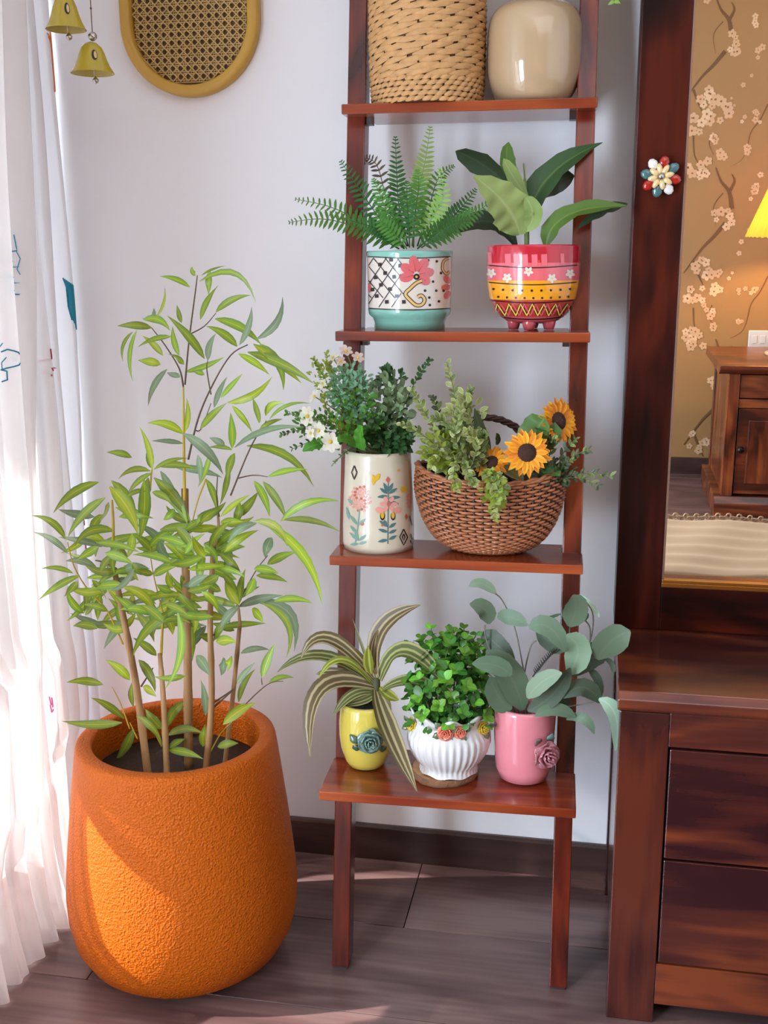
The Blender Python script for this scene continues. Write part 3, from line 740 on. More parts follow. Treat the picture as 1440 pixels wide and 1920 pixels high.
def diamond(x, y, a, b): pv.line('k', [(x, y-b), (x+a, y), (x, y+b), (x-a, y), (x, y-b)], 2, step=4)
diamond(757, 1007, 7.5, 15); diamond(757, 1007, 2.5, 6); diamond(664, 886, 5, 13)
for i in range(14): pv.circle('p', 767+4*math.cos(i*2.4)*(i/14)**.5, 938+16*math.sin(i*2.4)*(i/14)**.5, 2, 7)
pv.leaf('t', 775, 985, 767, 965, 5); pv.leaf('t', 776, 1010, 769, 1000, 5); pv.leaf('t', 775, 1020, 769, 1012, 5)
pv.build('painted_blossoms', PV, vb_)

# ---- yellow cup pot (dracaena)
M_lemon = glaze('lemon_glaze', srgb(208, 192, 84), .12)
yp = Pot(687, -.372, [(45, 1330), (47, 1338), (50, 1365), (50, 1390), (47, 1412), (40, 1434), (34, 1444), (28, 1447)], S1+EPS, 48)
DRA = empty('potted_dracaena', yp.c, label='striped brown and cream strap-leaved plant in a yellow pot with a teal rose', cat='plant')
ypo = yp.body('pot', M_lemon, DRA, .3); soil_disc(yp, DRA, yp.h-.014, M_moss)
M_sage = glaze('sage_clay', srgb(108, 140, 130), .25); M_sagel = glaze('dark_sage_clay', srgb(70, 96, 76), .3)
sf = yp.surf(0); rc = sf(693, 1388); nn = (rc-V((yp.c.x, yp.c.y, rc.z))).normalized()
for a, b in (((670, 1392), (655, 1376)), ((672, 1398), (660, 1402)), ((712, 1385), (722, 1374)), ((712, 1400), (724, 1404))):
    clay_leaf(ypo, sf(*a)+nn*.003, sf(*b)+nn*.003, nn, .014, M_sagel)
rose(ypo, rc, nn, .0262, M_sage, 'ceramic_rose')

# ---- white fluted bowl on a wood slice
sl_c = at(832, 1452, Z=S1); sl = V((sl_c.x, -.385, S1+EPS))
M_bark = mat('bark', srgb(122, 86, 58), .9, bump=(160, 1), var=.4); M_heart = wood('pale_wood', srgb(150, 100, 62), srgb(180, 128, 84), srgb(200, 150, 104), 'X', .5, 0, 3)
SLt = empty('wood_slice', sl, label='round slice of wood with bark under the white fluted bowl', cat='coaster')
wb_ = lambda a, z: 1+.025*math.sin(3*a+1)+.012*math.sin(11*a)+.01*math.sin(17*a+z*300)
rs = 62*mpp(sl); mb = MB(); mb.lathe([(.001, 0), (rs*.98, 0), (rs, .004), (rs, .011), (rs*.965, .0135)], sl, 48, 0, wb_); mb.build('bark', M_bark, SLt)
mb = MB(); mb.lathe([(.001, .0136), (rs*.5, .0138), (rs*.966, .0134)], sl, 48, 0, wb_); mb.build('cut_face', M_heart, SLt)
M_por = glaze('white_porcelain', srgb(214, 214, 212), .15)
fb = Pot(841, -.388, [(70, 1338), (67, 1346), (64, 1354), (68, 1364), (76, 1378), (77, 1392), (72, 1410), (62, 1426), (54, 1434), (53, 1440), (55, 1448)], S1+.0142, 96)
BOX = empty('potted_boxwood', fb.c, label='round bright green boxwood in a white fluted bowl with clay roses', cat='plant')
def fl_rows():
    rows = []; h = fb.h
    for i in range(15):
        z = h*(1-i/14); r = fb.R(z); fl_amt = .022*max(0, min(1, (fb.h*.72-z)/(fb.h*.1)))*min(1, z/(h*.14)); wavy = max(0, (z-h*.86)/(h*.14))
        base_sc = max(0, 1-z/(h*.1))
        rows.append([fb.c+V((math.cos(a)*r*(1+fl_amt*math.sin(36*a)+.05*wavy*math.sin(8*a)), math.sin(a)*r*(1+fl_amt*math.sin(36*a)+.05*wavy*math.sin(8*a)), z+wavy*.006*math.sin(8*a)+base_sc*.0014*(1+math.sin(8*a)))) for a in [2*PI*j/216 for j in range(216)]])
    return rows
rows = fl_rows(); ins = [[fb.c+V(((p.x-fb.c.x)*.93, (p.y-fb.c.y)*.93, p.z-fb.c.z)) for p in rows[k]] for k in (0, 3, 6)]
mb = MB(); mb.grid(ins[::-1]+rows, True); bo = mb.build('bowl', M_por, BOX)
mb = MB(); r_ = fb.R(.01)*.98; mb.lathe([(.001, .006), (r_, .006)], fb.c, 40); mb.build('base', M_por, bo)
soil_disc(fb, BOX, fb.h*.62, M_moss)
sf = fb.surf(0); M_salm = glaze('salmon_clay', srgb(222, 128, 102), .3); M_ycl = glaze('yellow_clay', srgb(218, 190, 62), .3); M_gcl = glaze('green_clay', srgb(92, 108, 74), .35)
def at_side(px, py): return sf(px, py)
for px, py, rr, mm in ((835, 1373, .0165, M_salm), (862, 1371, .0145, M_salm), (775, 1358, .0145, M_ycl), (906, 1357, .0150, M_ycl)):
    P = sf(px, py); nn = (P-V((fb.c.x, fb.c.y, P.z))).normalized(); nn = (nn+V((0, -.5, .15))).normalized()
    for a in (2.4, 3.6, 5.2, .4):
        q = V((math.cos(a), 0, math.sin(a))); clay_leaf(bo, P+q*rr*.5, P+q*rr*1.55+nn*.001, nn, rr*.8, M_gcl)
    rose(bo, P, nn, rr, mm, 'ceramic_rose')

# ---- pink cup pot (eucalyptus)
M_pinkp = glaze('pink_glaze', srgb(216, 130, 140), .12)
pp = Pot(980, -.375, [(57, 1333), (58, 1340), (56, 1380), (54.5, 1420), (52, 1448), (45, 1466), (32, 1472)], S1+EPS, 48)
EUC = empty('potted_eucalyptus', pp.c, label='grey-green round-leaved eucalyptus in a pink pot with a pink rose', cat='plant')
ppo = pp.body('pot', M_pinkp, EUC, .6); soil_disc(pp, EUC, pp.h*.55, M_moss)
M_mauve = glaze('mauve_clay', srgb(176, 112, 120), .25); M_mleaf = glaze('dusky_clay', srgb(112, 92, 84), .35)
sf = pp.surf(0); P = sf(1022, 1414); nn = (P-V((pp.c.x, pp.c.y, P.z))).normalized(); nn = (nn+V((0, -.5, .0))).normalized()
clay_leaf(ppo, sf(1010, 1395), sf(1003, 1385)+nn*.004, nn, .018, M_mleaf); clay_leaf(ppo, sf(1027, 1388), sf(1032, 1372)+nn*.008, nn, .016, M_sage)
clay_leaf(ppo, sf(1010, 1430), sf(1000, 1425)+nn*.004, nn, .013, M_mleaf)
rose(ppo, P+nn*.001, nn, .0285, M_mauve, 'ceramic_rose')

# ---- orange planter
mo, nt, p = new_mat('terracotta_planter'); L = nt.links.new
tc = nt.nodes.new('ShaderNodeTexCoord'); mp = nt.nodes.new('ShaderNodeMapping'); L(tc.outputs['Object'], mp.inputs[0])
no = nt.nodes.new('ShaderNodeTexNoise'); no.inputs['Scale'].default_value = 140; no.inputs['Detail'].default_value = 3; no.inputs['Distortion'].default_value = 1.1; L(mp.outputs[0], no.inputs[0])
vo = nt.nodes.new('ShaderNodeTexVoronoi'); vo.inputs['Scale'].default_value = 230; L(mp.outputs[0], vo.inputs[0])
ad = nt.nodes.new('ShaderNodeMath'); ad.operation = 'MULTIPLY_ADD'; ad.inputs[1].default_value = .55; L(vo.outputs[0], ad.inputs[0]); L(no.outputs[0], ad.inputs[2])
bu = nt.nodes.new('ShaderNodeBump'); bu.inputs['Strength'].default_value = .85; bu.inputs['Distance'].default_value = .0035; L(ad.outputs[0], bu.inputs['Height']); L(bu.outputs[0], p.inputs['Normal'])
p.inputs['Base Color'].default_value = srgb(192, 92, 6); p.inputs['Roughness'].default_value = .5; p.inputs['Specular IOR Level'].default_value = .25
M_terra = mo
pl_c = V((-.745, -.412, 0))
PLA = empty('planter', pl_c, label='large round orange terracotta planter with a grainy skin on the floor', cat='planter')
prof = [(.001, .006), (.1, .004), (.125, .004), (.150, .012), (.175, .034), (.192, .068), (.2005, .11), (.2025, .155), (.2, .2), (.1945, .26), (.188, .32), (.181, .38), (.1745, .435), (.1715, .458), (.169, .4665), (.165, .469), (.146, .469), (.1435, .466), (.1425, .46), (.144, .42), (.15, .36), (.15, .355), (.001, .355)]
prof = [(r*1.088, z*.975) for r, z in prof]
mb = MB(); mb.lathe(prof[:-2], pl_c, 96); mb.build('pot', M_terra, PLA)
mb = MB(); mb.lathe([(.001, .392), (.07, .394), (.159, .388), (.1595, .38), (.001, .38)], pl_c, 40); mb.build('soil', M_soil, PLA)
# ================================================================== BAMBOO IN THE PLANTER
M_bam = leafmat('bamboo_leaf', srgb(150, 176, 52), srgb(206, 214, 96), srgb(118, 152, 78), .38, .45, var=.28, spread=.2)
M_bamb = leafmat('bamboo_leaf_back', srgb(134, 158, 120), srgb(182, 194, 150), srgb(120, 146, 116), .5, .35, var=.2)
M_baml = leafmat('bamboo_leaf_lime', srgb(178, 196, 54), srgb(224, 226, 116), srgb(140, 170, 60), .36, .5, var=.2)
M_cane = wood('bamboo_cane', srgb(120, 84, 48), srgb(158, 118, 74), srgb(186, 148, 100), 'Z', .5, .05, 1.5)
M_twig = mat('twig', srgb(140, 118, 52), .6); M_twigy = mat('yellow_twig', srgb(196, 168, 44), .55); M_twigr = mat('brown_twig', srgb(92, 72, 52), .6)
BB = V((-.745, -.412, .392))
BAM = empty('bamboo_plant', BB, label='tall bamboo with brown canes and long green leaves in the orange planter', cat='plant')
YB = -.43
def c4(x, y): return 200+x/3.273, 480+y/3.273
def c5(x, y): return 60+x/2.4, 900+y/2.4
def cane(pts, wd, name='cane', m=M_cane, cv=c5, nodes=True):
    n = len(pts); P = []
    for i, (x, y) in enumerate(pts):
        q = cv(x, y); P.append(q)
    y0 = pts_y.pop(0)
    W = [at(q[0], q[1], Y=y0[0]+(y0[1]-y0[0])*i/(n-1)) for i, q in enumerate(P)]
    t = (.388-W[0].z)/(W[1].z-W[0].z); W[0] = W[0]+(W[1]-W[0])*t
    path = smooth_path(W, 8); k = len(path); rad = []
    for i in range(k):
        r = (wd[0]+(wd[1]-wd[0])*i/(k-1))/2
        if nodes and i % 7 == 5: r *= 1.16
        rad.append(r*.00088)
    MB().tube(path, rad, 12).build(name, m, BAM)
pts_y = [(-.47, -.44), (-.46, -.43), (-.41, -.41), (-.45, -.42), (-.38, -.38)]
cane([(522, 1330), (470, 930), (400, 560), (370, 400)], (16.5, 11))
cane([(608, 1330), (592, 1000), (575, 780)], (14, 9))
cane([(705, 1310), (700, 800), (690, 320), (688, 40)], (19.5, 15))
cane([(782, 1300), (808, 1000), (802, 620), (818, 270)], (15, 10))
cane([(868, 1275), (905, 960), (935, 650)], (11, 9))
def twig(pts, cv, w0=3, m=M_twigr, y=YB):
    W = [at(*cv(*p), Y=y+.02*math.sin(i)) for i, p in enumerate(pts)]; path = smooth_path(W, 5); k = len(path)
    MB().tube(path, [w0*.00044*(1-.5*i/(k-1)) for i in range(k)], 5).build('twig', m, BAM)
for pts, w0, mm in (([(478, 1500), (472, 1100), (470, 800)], 7, M_twigy), ([(470, 800), (445, 690), (360, 550), (275, 440)], 4, M_twigr), ([(480, 790), (505, 520), (545, 210), (556, 120)], 4, M_twigr),
                    ([(510, 480), (600, 430), (670, 350)], 3, M_twigr), ([(500, 1250), (560, 1000), (650, 790), (760, 610), (865, 545)], 4.5, M_twigr), ([(545, 1070), (580, 1060), (640, 905)], 3, M_twigr), ([(760, 1470), (880, 1180), (980, 1010)], 4, M_twigr),
                    ([(800, 1365), (900, 1345), (990, 1355)], 3, M_twigr), ([(690, 1600), (675, 1480), (680, 1350)], 4, M_twigr), ([(640, 850), (615, 700), (620, 640)], 3, M_twigr), ([(265, 1440), (275, 1330), (280, 1300)], 5, M_twigy), ([(610, 1370), (560, 1500), (520, 1660)], 4, M_twigy)): twig(pts, c4, w0, mm)
for pts, w0, mm in (([(410, 740), (340, 590), (250, 490), (190, 390), (160, 280)], 4.5, M_twigy), ([(365, 420), (365, 200), (360, 90)], 8, M_twigy), ([(580, 790), (590, 640), (620, 540)], 7, M_twigy), ([(600, 640), (545, 420), (530, 300)], 3.5, M_twigy),
                    ([(820, 300), (840, 220), (835, 140)], 9, M_cane), ([(815, 700), (900, 600), (1000, 420), (1060, 340)], 3.5, M_twigr), ([(935, 660), (930, 590), (925, 560)], 8, M_cane), ([(820, 1000), (880, 960), (905, 940)], 4, M_twigr), ([(880, 1100), (960, 1010), (1060, 920), (1130, 905)], 3.5, M_twigr), ([(1035, 920), (1032, 890)], 2.5, M_twigr),
                    ([(490, 930), (545, 845)], 4.5, M_twigr), ([(820, 1020), (905, 945)], 5, M_twigr), ([(440, 1120), (400, 1010), (360, 930)], 3.5, M_twigy), ([(475, 1165), (440, 1090)], 3.5, M_twigy), ([(585, 1200), (520, 1080), (470, 1040)], 3.5, M_twigy), ([(800, 1230), (850, 1140), (900, 1090)], 3.5, M_twigy), ([(380, 400), (320, 370), (285, 362)], 5, M_twigr)): twig(pts, c5, w0, mm)
BPROF = [(0, .1), (.06, .4), (.2, .85), (.4, 1), (.62, .8), (.82, .4), (1, .02)]
def bleaf(cv, sc_, bx, by, tx, ty, bul, wd, y=None, m=None):
    d = V((tx-bx, ty-by, 0)); n = V((d.y, -d.x, 0)).normalized() if d.length else V((0, 0, 0))
    mx, my = (bx+tx)/2+n.x*bul*1.0, (by+ty)/2+n.y*bul*1.0
    mx, my = 2*mx-(bx+tx)/2, 2*my-(by+ty)/2
    y = YB+rnd(-.10, .06) if y is None else y
    p0 = at(*cv(bx, by), Y=y); p1 = at(*cv(tx, ty), Y=y+rnd(-.05, .035)); c = at(*cv(mx, my), Y=y+rnd(-.04, .01))
    mb = MB(); leaf_strip(mb, bez(p0, c, p1, 7), wd/sc_*.00088*1.08, face_cam(.55), BPROF, .2)
    m = m or random.choice([M_bam, M_bam, M_bam, M_baml, M_bamb])
    return mb.build('leaf', m, BAM, recalc=False)
LA = [(510,190,325,125,-15,40),(545,120,525,65,10,30),(570,155,915,285,125,36),(580,120,735,60,10,16),(630,90,625,240,0,45),(575,390,685,180,15,42),(670,345,885,240,25,45),(300,380,355,185,-25,26),(290,320,215,380,40,28),
(225,390,390,460,35,50),(275,440,65,430,-10,48),(185,455,160,770,-30,36),(160,465,100,650,-30,24),(395,495,190,560,-15,44),(345,610,220,490,-10,42),(330,665,190,640,-5,52),(450,745,370,715,0,45),(370,695,255,920,-25,38),
(460,410,430,300,0,40),(600,630,370,365,-15,56),(445,610,405,430,12,36),(475,665,365,600,-10,42),(480,710,720,620,-15,52),(600,725,525,700,0,36),(620,640,670,475,12,52),(800,555,610,430,-20,50),(815,545,890,310,-20,44),
(920,510,1080,250,-50,46),(865,590,1275,785,25,62),(665,385,950,545,30,62),(900,540,1195,780,10,60),(810,600,1000,730,10,48),(940,540,1085,825,45,55),(575,1060,740,900,10,46),(740,900,1015,740,-40,46),(700,870,835,720,0,40),(660,930,740,740,10,34),
(770,920,895,1085,10,42),(935,1025,895,870,-10,52),(975,980,1090,905,35,40),(1000,1000,1250,905,40,24),(940,1060,1080,1000,10,30),(770,1180,760,960,-5,50),(785,1175,1210,1050,45,52),(860,1165,1270,1415,75,60),(990,1355,1235,1310,15,42),
(905,1380,1000,1600,15,50),(960,1385,1105,1620,15,54),(470,1090,250,1025,-25,58),(470,1150,275,1135,-5,38),(480,1080,490,870,-15,36),(470,1090,715,1340,30,62),(725,1165,630,1115,-5,45),(770,1190,620,1175,-10,34),(785,1210,740,1380,-10,50),
(280,1310,200,1045,-20,52),(270,1300,265,1150,8,40),(155,1235,0,1205,-10,46),(290,1310,500,1240,18,34),(310,1290,560,1310,18,46),(270,1320,70,1370,-35,42),(280,1330,120,1480,-20,40),(255,1360,200,1640,0,62),(290,1360,520,1640,20,66),(30,1380,180,1640,30,66),
(330,1320,450,1560,10,50),(430,1300,710,1360,15,52),(560,1220,570,1400,10,42),(640,1200,560,1420,10,40),(610,1370,680,1580,15,46),(750,1300,695,1530,10,46),(700,1600,880,1465,10,40),(550,1650,640,1550,10,36),(700,1630,840,1630,0,52),(520,1630,350,1620,-30,38),(280,1450,400,1520,15,44),(120,1480,260,1440,15,40)]
LB = [(150,265,0,160,-28,36),(160,330,5,235,-18,32),(185,420,40,400,-14,26),(215,430,30,540,-10,40),(205,455,145,525,5,40),(300,10,95,150,-25,46),(350,30,480,250,20,62),(505,0,485,270,10,58),(560,0,700,200,20,62),(330,80,160,260,-20,42),(345,100,300,190,10,38),
(370,230,190,300,-40,46),(300,300,200,360,0,42),(460,400,350,500,20,40),(270,450,335,540,10,36),(330,330,455,380,10,46),(400,410,530,400,15,42),(410,480,560,640,40,46),(420,490,560,560,12,40),(470,600,550,730,15,46),(640,590,450,800,-35,46),(655,590,600,940,45,44),
(660,500,705,860,35,50),(560,790,455,710,-5,40),(440,900,330,810,-10,44),(480,810,555,955,15,46),(500,930,560,975,6,38),(320,920,155,910,-12,44),(415,1075,265,980,-12,42),(405,1092,135,1085,12,44),(455,1120,370,1270,10,46),(455,1020,450,910,5,42),(470,1060,590,1200,20,40),
(585,1120,510,1030,5,50),(610,1110,730,990,30,46),(610,1150,770,1140,25,42),(610,1215,770,1255,10,40),(620,1205,690,1165,5,40),(780,1060,760,900,-10,40),(860,1100,1010,1000,10,46),(870,1090,960,1000,5,40),(835,1200,930,1185,5,42),(770,1200,780,1100,5,40),(930,1000,1005,850,15,34),
(920,920,1005,820,5,28),(1035,890,1095,735,5,42),(1065,915,1180,890,15,28),(940,780,1070,765,15,30),(1000,545,1180,770,90,52),(1030,550,1145,800,70,34),(1090,545,1265,555,15,36),(1040,190,1305,560,60,46),(1000,185,1150,300,40,40),(1010,195,880,290,-25,36),(1120,185,1385,95,40,36),(1130,180,1390,235,25,30),
(990,580,1040,640,5,46),(1060,380,1190,325,10,42),(1080,260,1050,350,-8,46),(930,570,1130,520,12,42),(930,570,840,680,-10,42),(930,560,870,450,8,46),(930,560,960,400,5,42),(920,570,720,530,-12,40),(860,420,930,520,5,42),(840,430,750,470,5,46),(850,500,760,440,5,44),(820,720,750,700,0,48),
(830,730,920,730,10,50),(820,720,900,610,10,40),(740,790,800,880,5,50),(690,880,550,885,10,32),(780,350,720,250,6,40),(800,330,640,300,-14,36),(800,300,900,180,14,38),(820,310,1000,200,20,40),(830,330,960,300,10,44),(840,330,940,420,10,40),(530,300,620,230,8,40),(540,320,450,240,-8,40),
(545,420,470,400,6,38),(545,430,650,390,8,40),(600,560,700,610,10,44),(590,620,700,560,8,40),(590,640,490,560,-8,44),(640,500,560,470,6,42),(1000,400,1110,420,8,42),(1010,430,1150,460,10,34),(1000,440,960,520,6,42),(240,480,235,600,8,36),(340,590,230,560,-8,34),(700,300,560,260,-12,42),(705,480,800,430,8,42),(690,330,780,240,8,42),(860,800,850,880,6,46),(880,860,900,790,4,40),(640,130,590,180,6,36),(760,190,850,130,8,44)]
for t in LA: bleaf(c4, 3.273, *t)
for t in LB: bleaf(c5, 2.4, *t)
for i in range(118):                       # the crowded middle
    bx = rnd(230, 920); by = rnd(150, 680); a = rnd(-.4, PI+.4) if rnd(0, 1) < .6 else rnd(PI, 2*PI); l = rnd(105, 215)
    bleaf(c5, 2.4, bx, by, bx+l*math.cos(a), by+l*math.sin(a)*.75, rnd(-22, 22), rnd(32, 46), YB+rnd(-.06, .12))

# ================================================================== FERN
M_fern = leafmat('fern_green', srgb(78, 136, 48), srgb(116, 168, 72), None, .45, .3, var=.3); M_fernl = leafmat('fern_light', srgb(150, 192, 88), srgb(170, 202, 104), None, .45, .35, var=.2); M_fernd = leafmat('fern_dark', srgb(46, 98, 36), srgb(78, 130, 54), None, .45, .25, var=.2); M_fernb = leafmat('fern_brown', srgb(104, 88, 66), srgb(124, 104, 80), None, .6, .2, var=.2)
def cA(x, y): return 520+x/2.057, y/2.057
def frond(parent, cv, pts, ln, m, n, yb, yt, sc_=2.057, curl=.25):
    k = len(pts); W = [at(*cv(*p), Y=yb+(yt-yb)*i/(k-1)) for i, p in enumerate(pts)]
    path = smooth_path(W, 10); mb = MB(); kk = len(path)
    mb.tube(path, [.0014*(1-.7*i/(kk-1)) for i in range(kk)], 4)
    L0 = ln*.86/sc_*mpp(W[0]); n = int(n*.78); nrm = face_cam(.35)
    for i in range(n):
        t = .14+.85*i/(n-1); f = t*(kk-1); j = min(int(f), kk-2); p = path[j].lerp(path[j+1], f-j); tg = (path[j+1]-path[j]).normalized()
        s = tg.cross(nrm).normalized(); size = L0*interp([(0, .55), (.25, 1), (.6, .8), (.9, .35), (1, .15)], t)
        for sg in (-1, 1):
            d = (s*sg+tg*.38+nrm*rnd(-.25, .15)).normalized(); q = p+d*size
            c = p+d*size*.55+nrm*size*.12
            leaf_strip(mb, bez(p, c, q, 3), max(size*.30, .0026), (nrm+tg*.5*0).normalized(), [(0, .55), (.35, 1), (.75, .8), (1, .15)], .15)
    return mb.build('frond', m, parent, recalc=False)
yf = -.195
for pts, ln, m, n, y0, y1 in (
    ([(470, 960), (330, 885), (180, 845), (45, 858)], 62, M_fern, 26, yf-.03, yf-.10), ([(480, 950), (350, 870), (210, 800), (70, 768)], 60, M_fern, 26, yf, yf-.03), ([(490, 955), (400, 850), (310, 720), (245, 622)], 66, M_fernd, 26, yf, yf-.02),
    ([(500, 950), (430, 800), (385, 640), (330, 605)], 50, M_fernb, 22, yf+.03, yf+.05), ([(505, 950), (470, 800), (460, 660), (455, 528)], 60, M_fernd, 28, yf+.02, yf+.02), ([(520, 950), (540, 760), (570, 620), (590, 490)], 62, M_fernl, 28, yf+.03, yf+.04),
    ([(525, 955), (530, 830), (545, 720), (540, 655)], 58, M_fern, 22, yf-.03, yf-.06), ([(540, 950), (580, 820), (620, 690), (680, 640)], 56, M_fern, 24, yf+.02, yf+.03), ([(545, 955), (590, 850), (640, 760), (625, 650)], 56, M_fernl, 22, yf-.03, yf-.05),
    ([(550, 950), (640, 870), (710, 800), (765, 730)], 60, M_fernd, 24, yf, yf+.02), ([(555, 955), (660, 890), (750, 830), (835, 770)], 60, M_fern, 26, yf-.03, yf-.06), ([(480, 955), (440, 860), (400, 760), (370, 690)], 58, M_fern, 22, yf-.05, yf-.08),
    ([(540, 960), (610, 900), (680, 860), (740, 850)], 56, M_fernd, 22, yf-.05, yf-.09), ([(490, 960), (420, 900), (350, 870), (280, 850)], 56, M_fernd, 20, yf-.05, yf-.1), ([(510, 955), (505, 850), (500, 760), (500, 700)], 56, M_fernd, 20, yf-.06, yf-.08), ([(500, 960), (450, 900), (400, 850), (385, 800)], 52, M_fern, 18, yf-.065, yf-.1)):
    frond(FERN, cA, pts, ln, m, n, y0, y1)
# trailing fern on the topmost shelf (only its tips hang into the picture)
S5 = SHELF[4][0]
tp_ = V((-.085, -.105, S5+EPS)); TF = empty('trailing_fern', tp_, label='trailing fern on the top shelf, only its hanging green tips showing', cat='plant')
mb = MB(); mb.lathe([(.001, .09), (.045, .09), (.052, .11), (.055, .11), (.04, .0), (.001, 0)], tp_, 32); mb.build('pot', M_creamv, TF)
def fr3(parent, P, ln, m, n):
    path = smooth_path(P, 10); mb = MB(); kk = len(path); mb.tube(path, [.0014*(1-.7*i/(kk-1)) for i in range(kk)], 4)
    for i in range(n):
        t = .2+.79*i/(n-1); f = t*(kk-1); j = min(int(f), kk-2); p = path[j].lerp(path[j+1], f-j); tg = (path[j+1]-path[j]).normalized(); nn = V((0, -1, .3)).normalized(); s = tg.cross(nn).normalized()
        for sg in (-1, 1):
            q = p+(s*sg+tg*.4).normalized()*ln*(1-.6*t); leaf_strip(mb, bez(p, (p+q)/2+nn*.003, q, 3), ln*.3, nn, [(0, .5), (.4, 1), (1, .1)])
    mb.build('frond', m, parent, recalc=False)
tip = at(1152, 8, Y=-.14)
for dx, dy, dz in ((0, 0, 0), (.016, .02, .012), (-.014, .01, .02), (-.05, -.02, .1), (.03, .03, .06)):
    e_ = tip+V((dx, dy, dz)); fr3(TF, [tp_+V((0, 0, .1)), tp_+V((.03+dx, -.01, .17)), (tp_+e_)/2+V((.03, 0, .12)), e_], .028, M_fernl, 20)

# ================================================================== FIDDLE LEAF
M_fig = leafmat('fig_leaf', srgb(58, 92, 54), srgb(96, 130, 74), None, .35, .15, var=.1); M_figl = leafmat('fig_leaf_light', srgb(160, 184, 108), srgb(184, 202, 136), None, .5, .3, var=.08); M_figd = leafmat('fig_leaf_dark', srgb(54, 72, 50), srgb(70, 92, 60), None, .4, .15, var=.1); M_figg = leafmat('fig_leaf_mid', srgb(96, 138, 60), srgb(130, 164, 80), None, .4, .3, var=.1)
FPROF = [(0, .18), (.1, .45), (.25, .75), (.5, 1), (.75, .92), (.9, .55), (1, .06)]
def broad(parent, cv, sc_, pts, wd, m, y0, y1, nrm=None, prof=FPROF, fold=.15, wave=.12, name='leaf', nc=7, n=10):
    W = [at(*cv(*p), Y=y0+(y1-y0)*i/(len(pts)-1)) for i, p in enumerate(pts)]
    path = bez(W[0], W[1]*2-(W[0]+W[2])/2, W[2], n) if len(W) == 3 else smooth_path(W, 4)
    mb = MB(); leaf_strip(mb, path, wd/sc_*mpp(W[0]), (nrm or face_cam(.2)).normalized(), prof, fold, wave, nc=nc)
    return mb.build(name, m, parent, recalc=False)
yg = -.195
W = [at(*cA(x, y), Y=yg) for x, y in ((962, 975), (962, 900), (958, 800), (955, 700), (950, 630))]
MB().tube(smooth_path(W, 5), [.0045]*8+[.003]*8+[.0015]*5, 8).build('stem', mat('fig_stem', srgb(120, 140, 80), .5), FIG)
CN = (CAMDIR+V((0, 0, .1))).normalized()
broad(FIG, cA, 2.057, [(905, 735), (800, 640), (688, 582)], 112, M_figd, yg+.02, yg+.05, CN+V((0, 0, .5)), fold=-.1)
broad(FIG, cA, 2.057, [(950, 720), (890, 640), (892, 548)], 74, M_figg, yg, yg-.02, CN+V((.5, 0, 0)))
broad(FIG, cA, 2.057, [(965, 760), (915, 690), (872, 612)], 62, M_figl, yg-.01, yg-.04, CN+V((.3, 0, 0)))
broad(FIG, cA, 2.057, [(960, 770), (1050, 710), (1145, 678)], 95, M_figd, yg+.03, yg+.05, CN+V((0, 0, -.3)))
broad(FIG, cA, 2.057, [(968, 880), (1040, 690), (1254, 550)], 118, M_fig, yg-.01, yg+.03, CN+V((-.3, 0, .6)), [(0, .2), (.15, .6), (.35, 1), (.6, 1), (.85, .6), (1, .03)], fold=.22)
broad(FIG, cA, 2.057, [(955, 890), (985, 830), (955, 755)], 80, M_figl, yg-.03, yg-.05, CN+V((.2, 0, 0)))
broad(FIG, cA, 2.057, [(935, 905), (880, 790), (758, 680)], 165, M_figl, yg-.03, yg-.09, CN+V((-.2, 0, .2)), [(0, .25), (.12, .6), (.3, 1), (.55, .95), (.8, .6), (1, .08)], fold=.12, wave=.25, n=14, nc=9)
broad(FIG, cA, 2.057, [(920, 948), (820, 855), (660, 898)], 92, M_figd, yg+.02, yg-.02, CN+V((0, 0, .4)))
broad(FIG, cA, 2.057, [(1035, 948), (1120, 830), (1345, 795)], 95, M_figg, yg-.02, yg-.02, CN+V((0, 0, .8)), [(0, .2), (.15, .75), (.35, .9), (.6, .9), (.85, .7), (1, .1)], fold=.25)
broad(FIG, cA, 2.057, [(1160, 880), (1250, 820), (1350, 788)], 78, M_figd, yg-.012, yg-.012, CN+V((0, 0, 1.4)), [(0, .1), (.3, .8), (.7, 1), (.92, .7), (1, .2)])

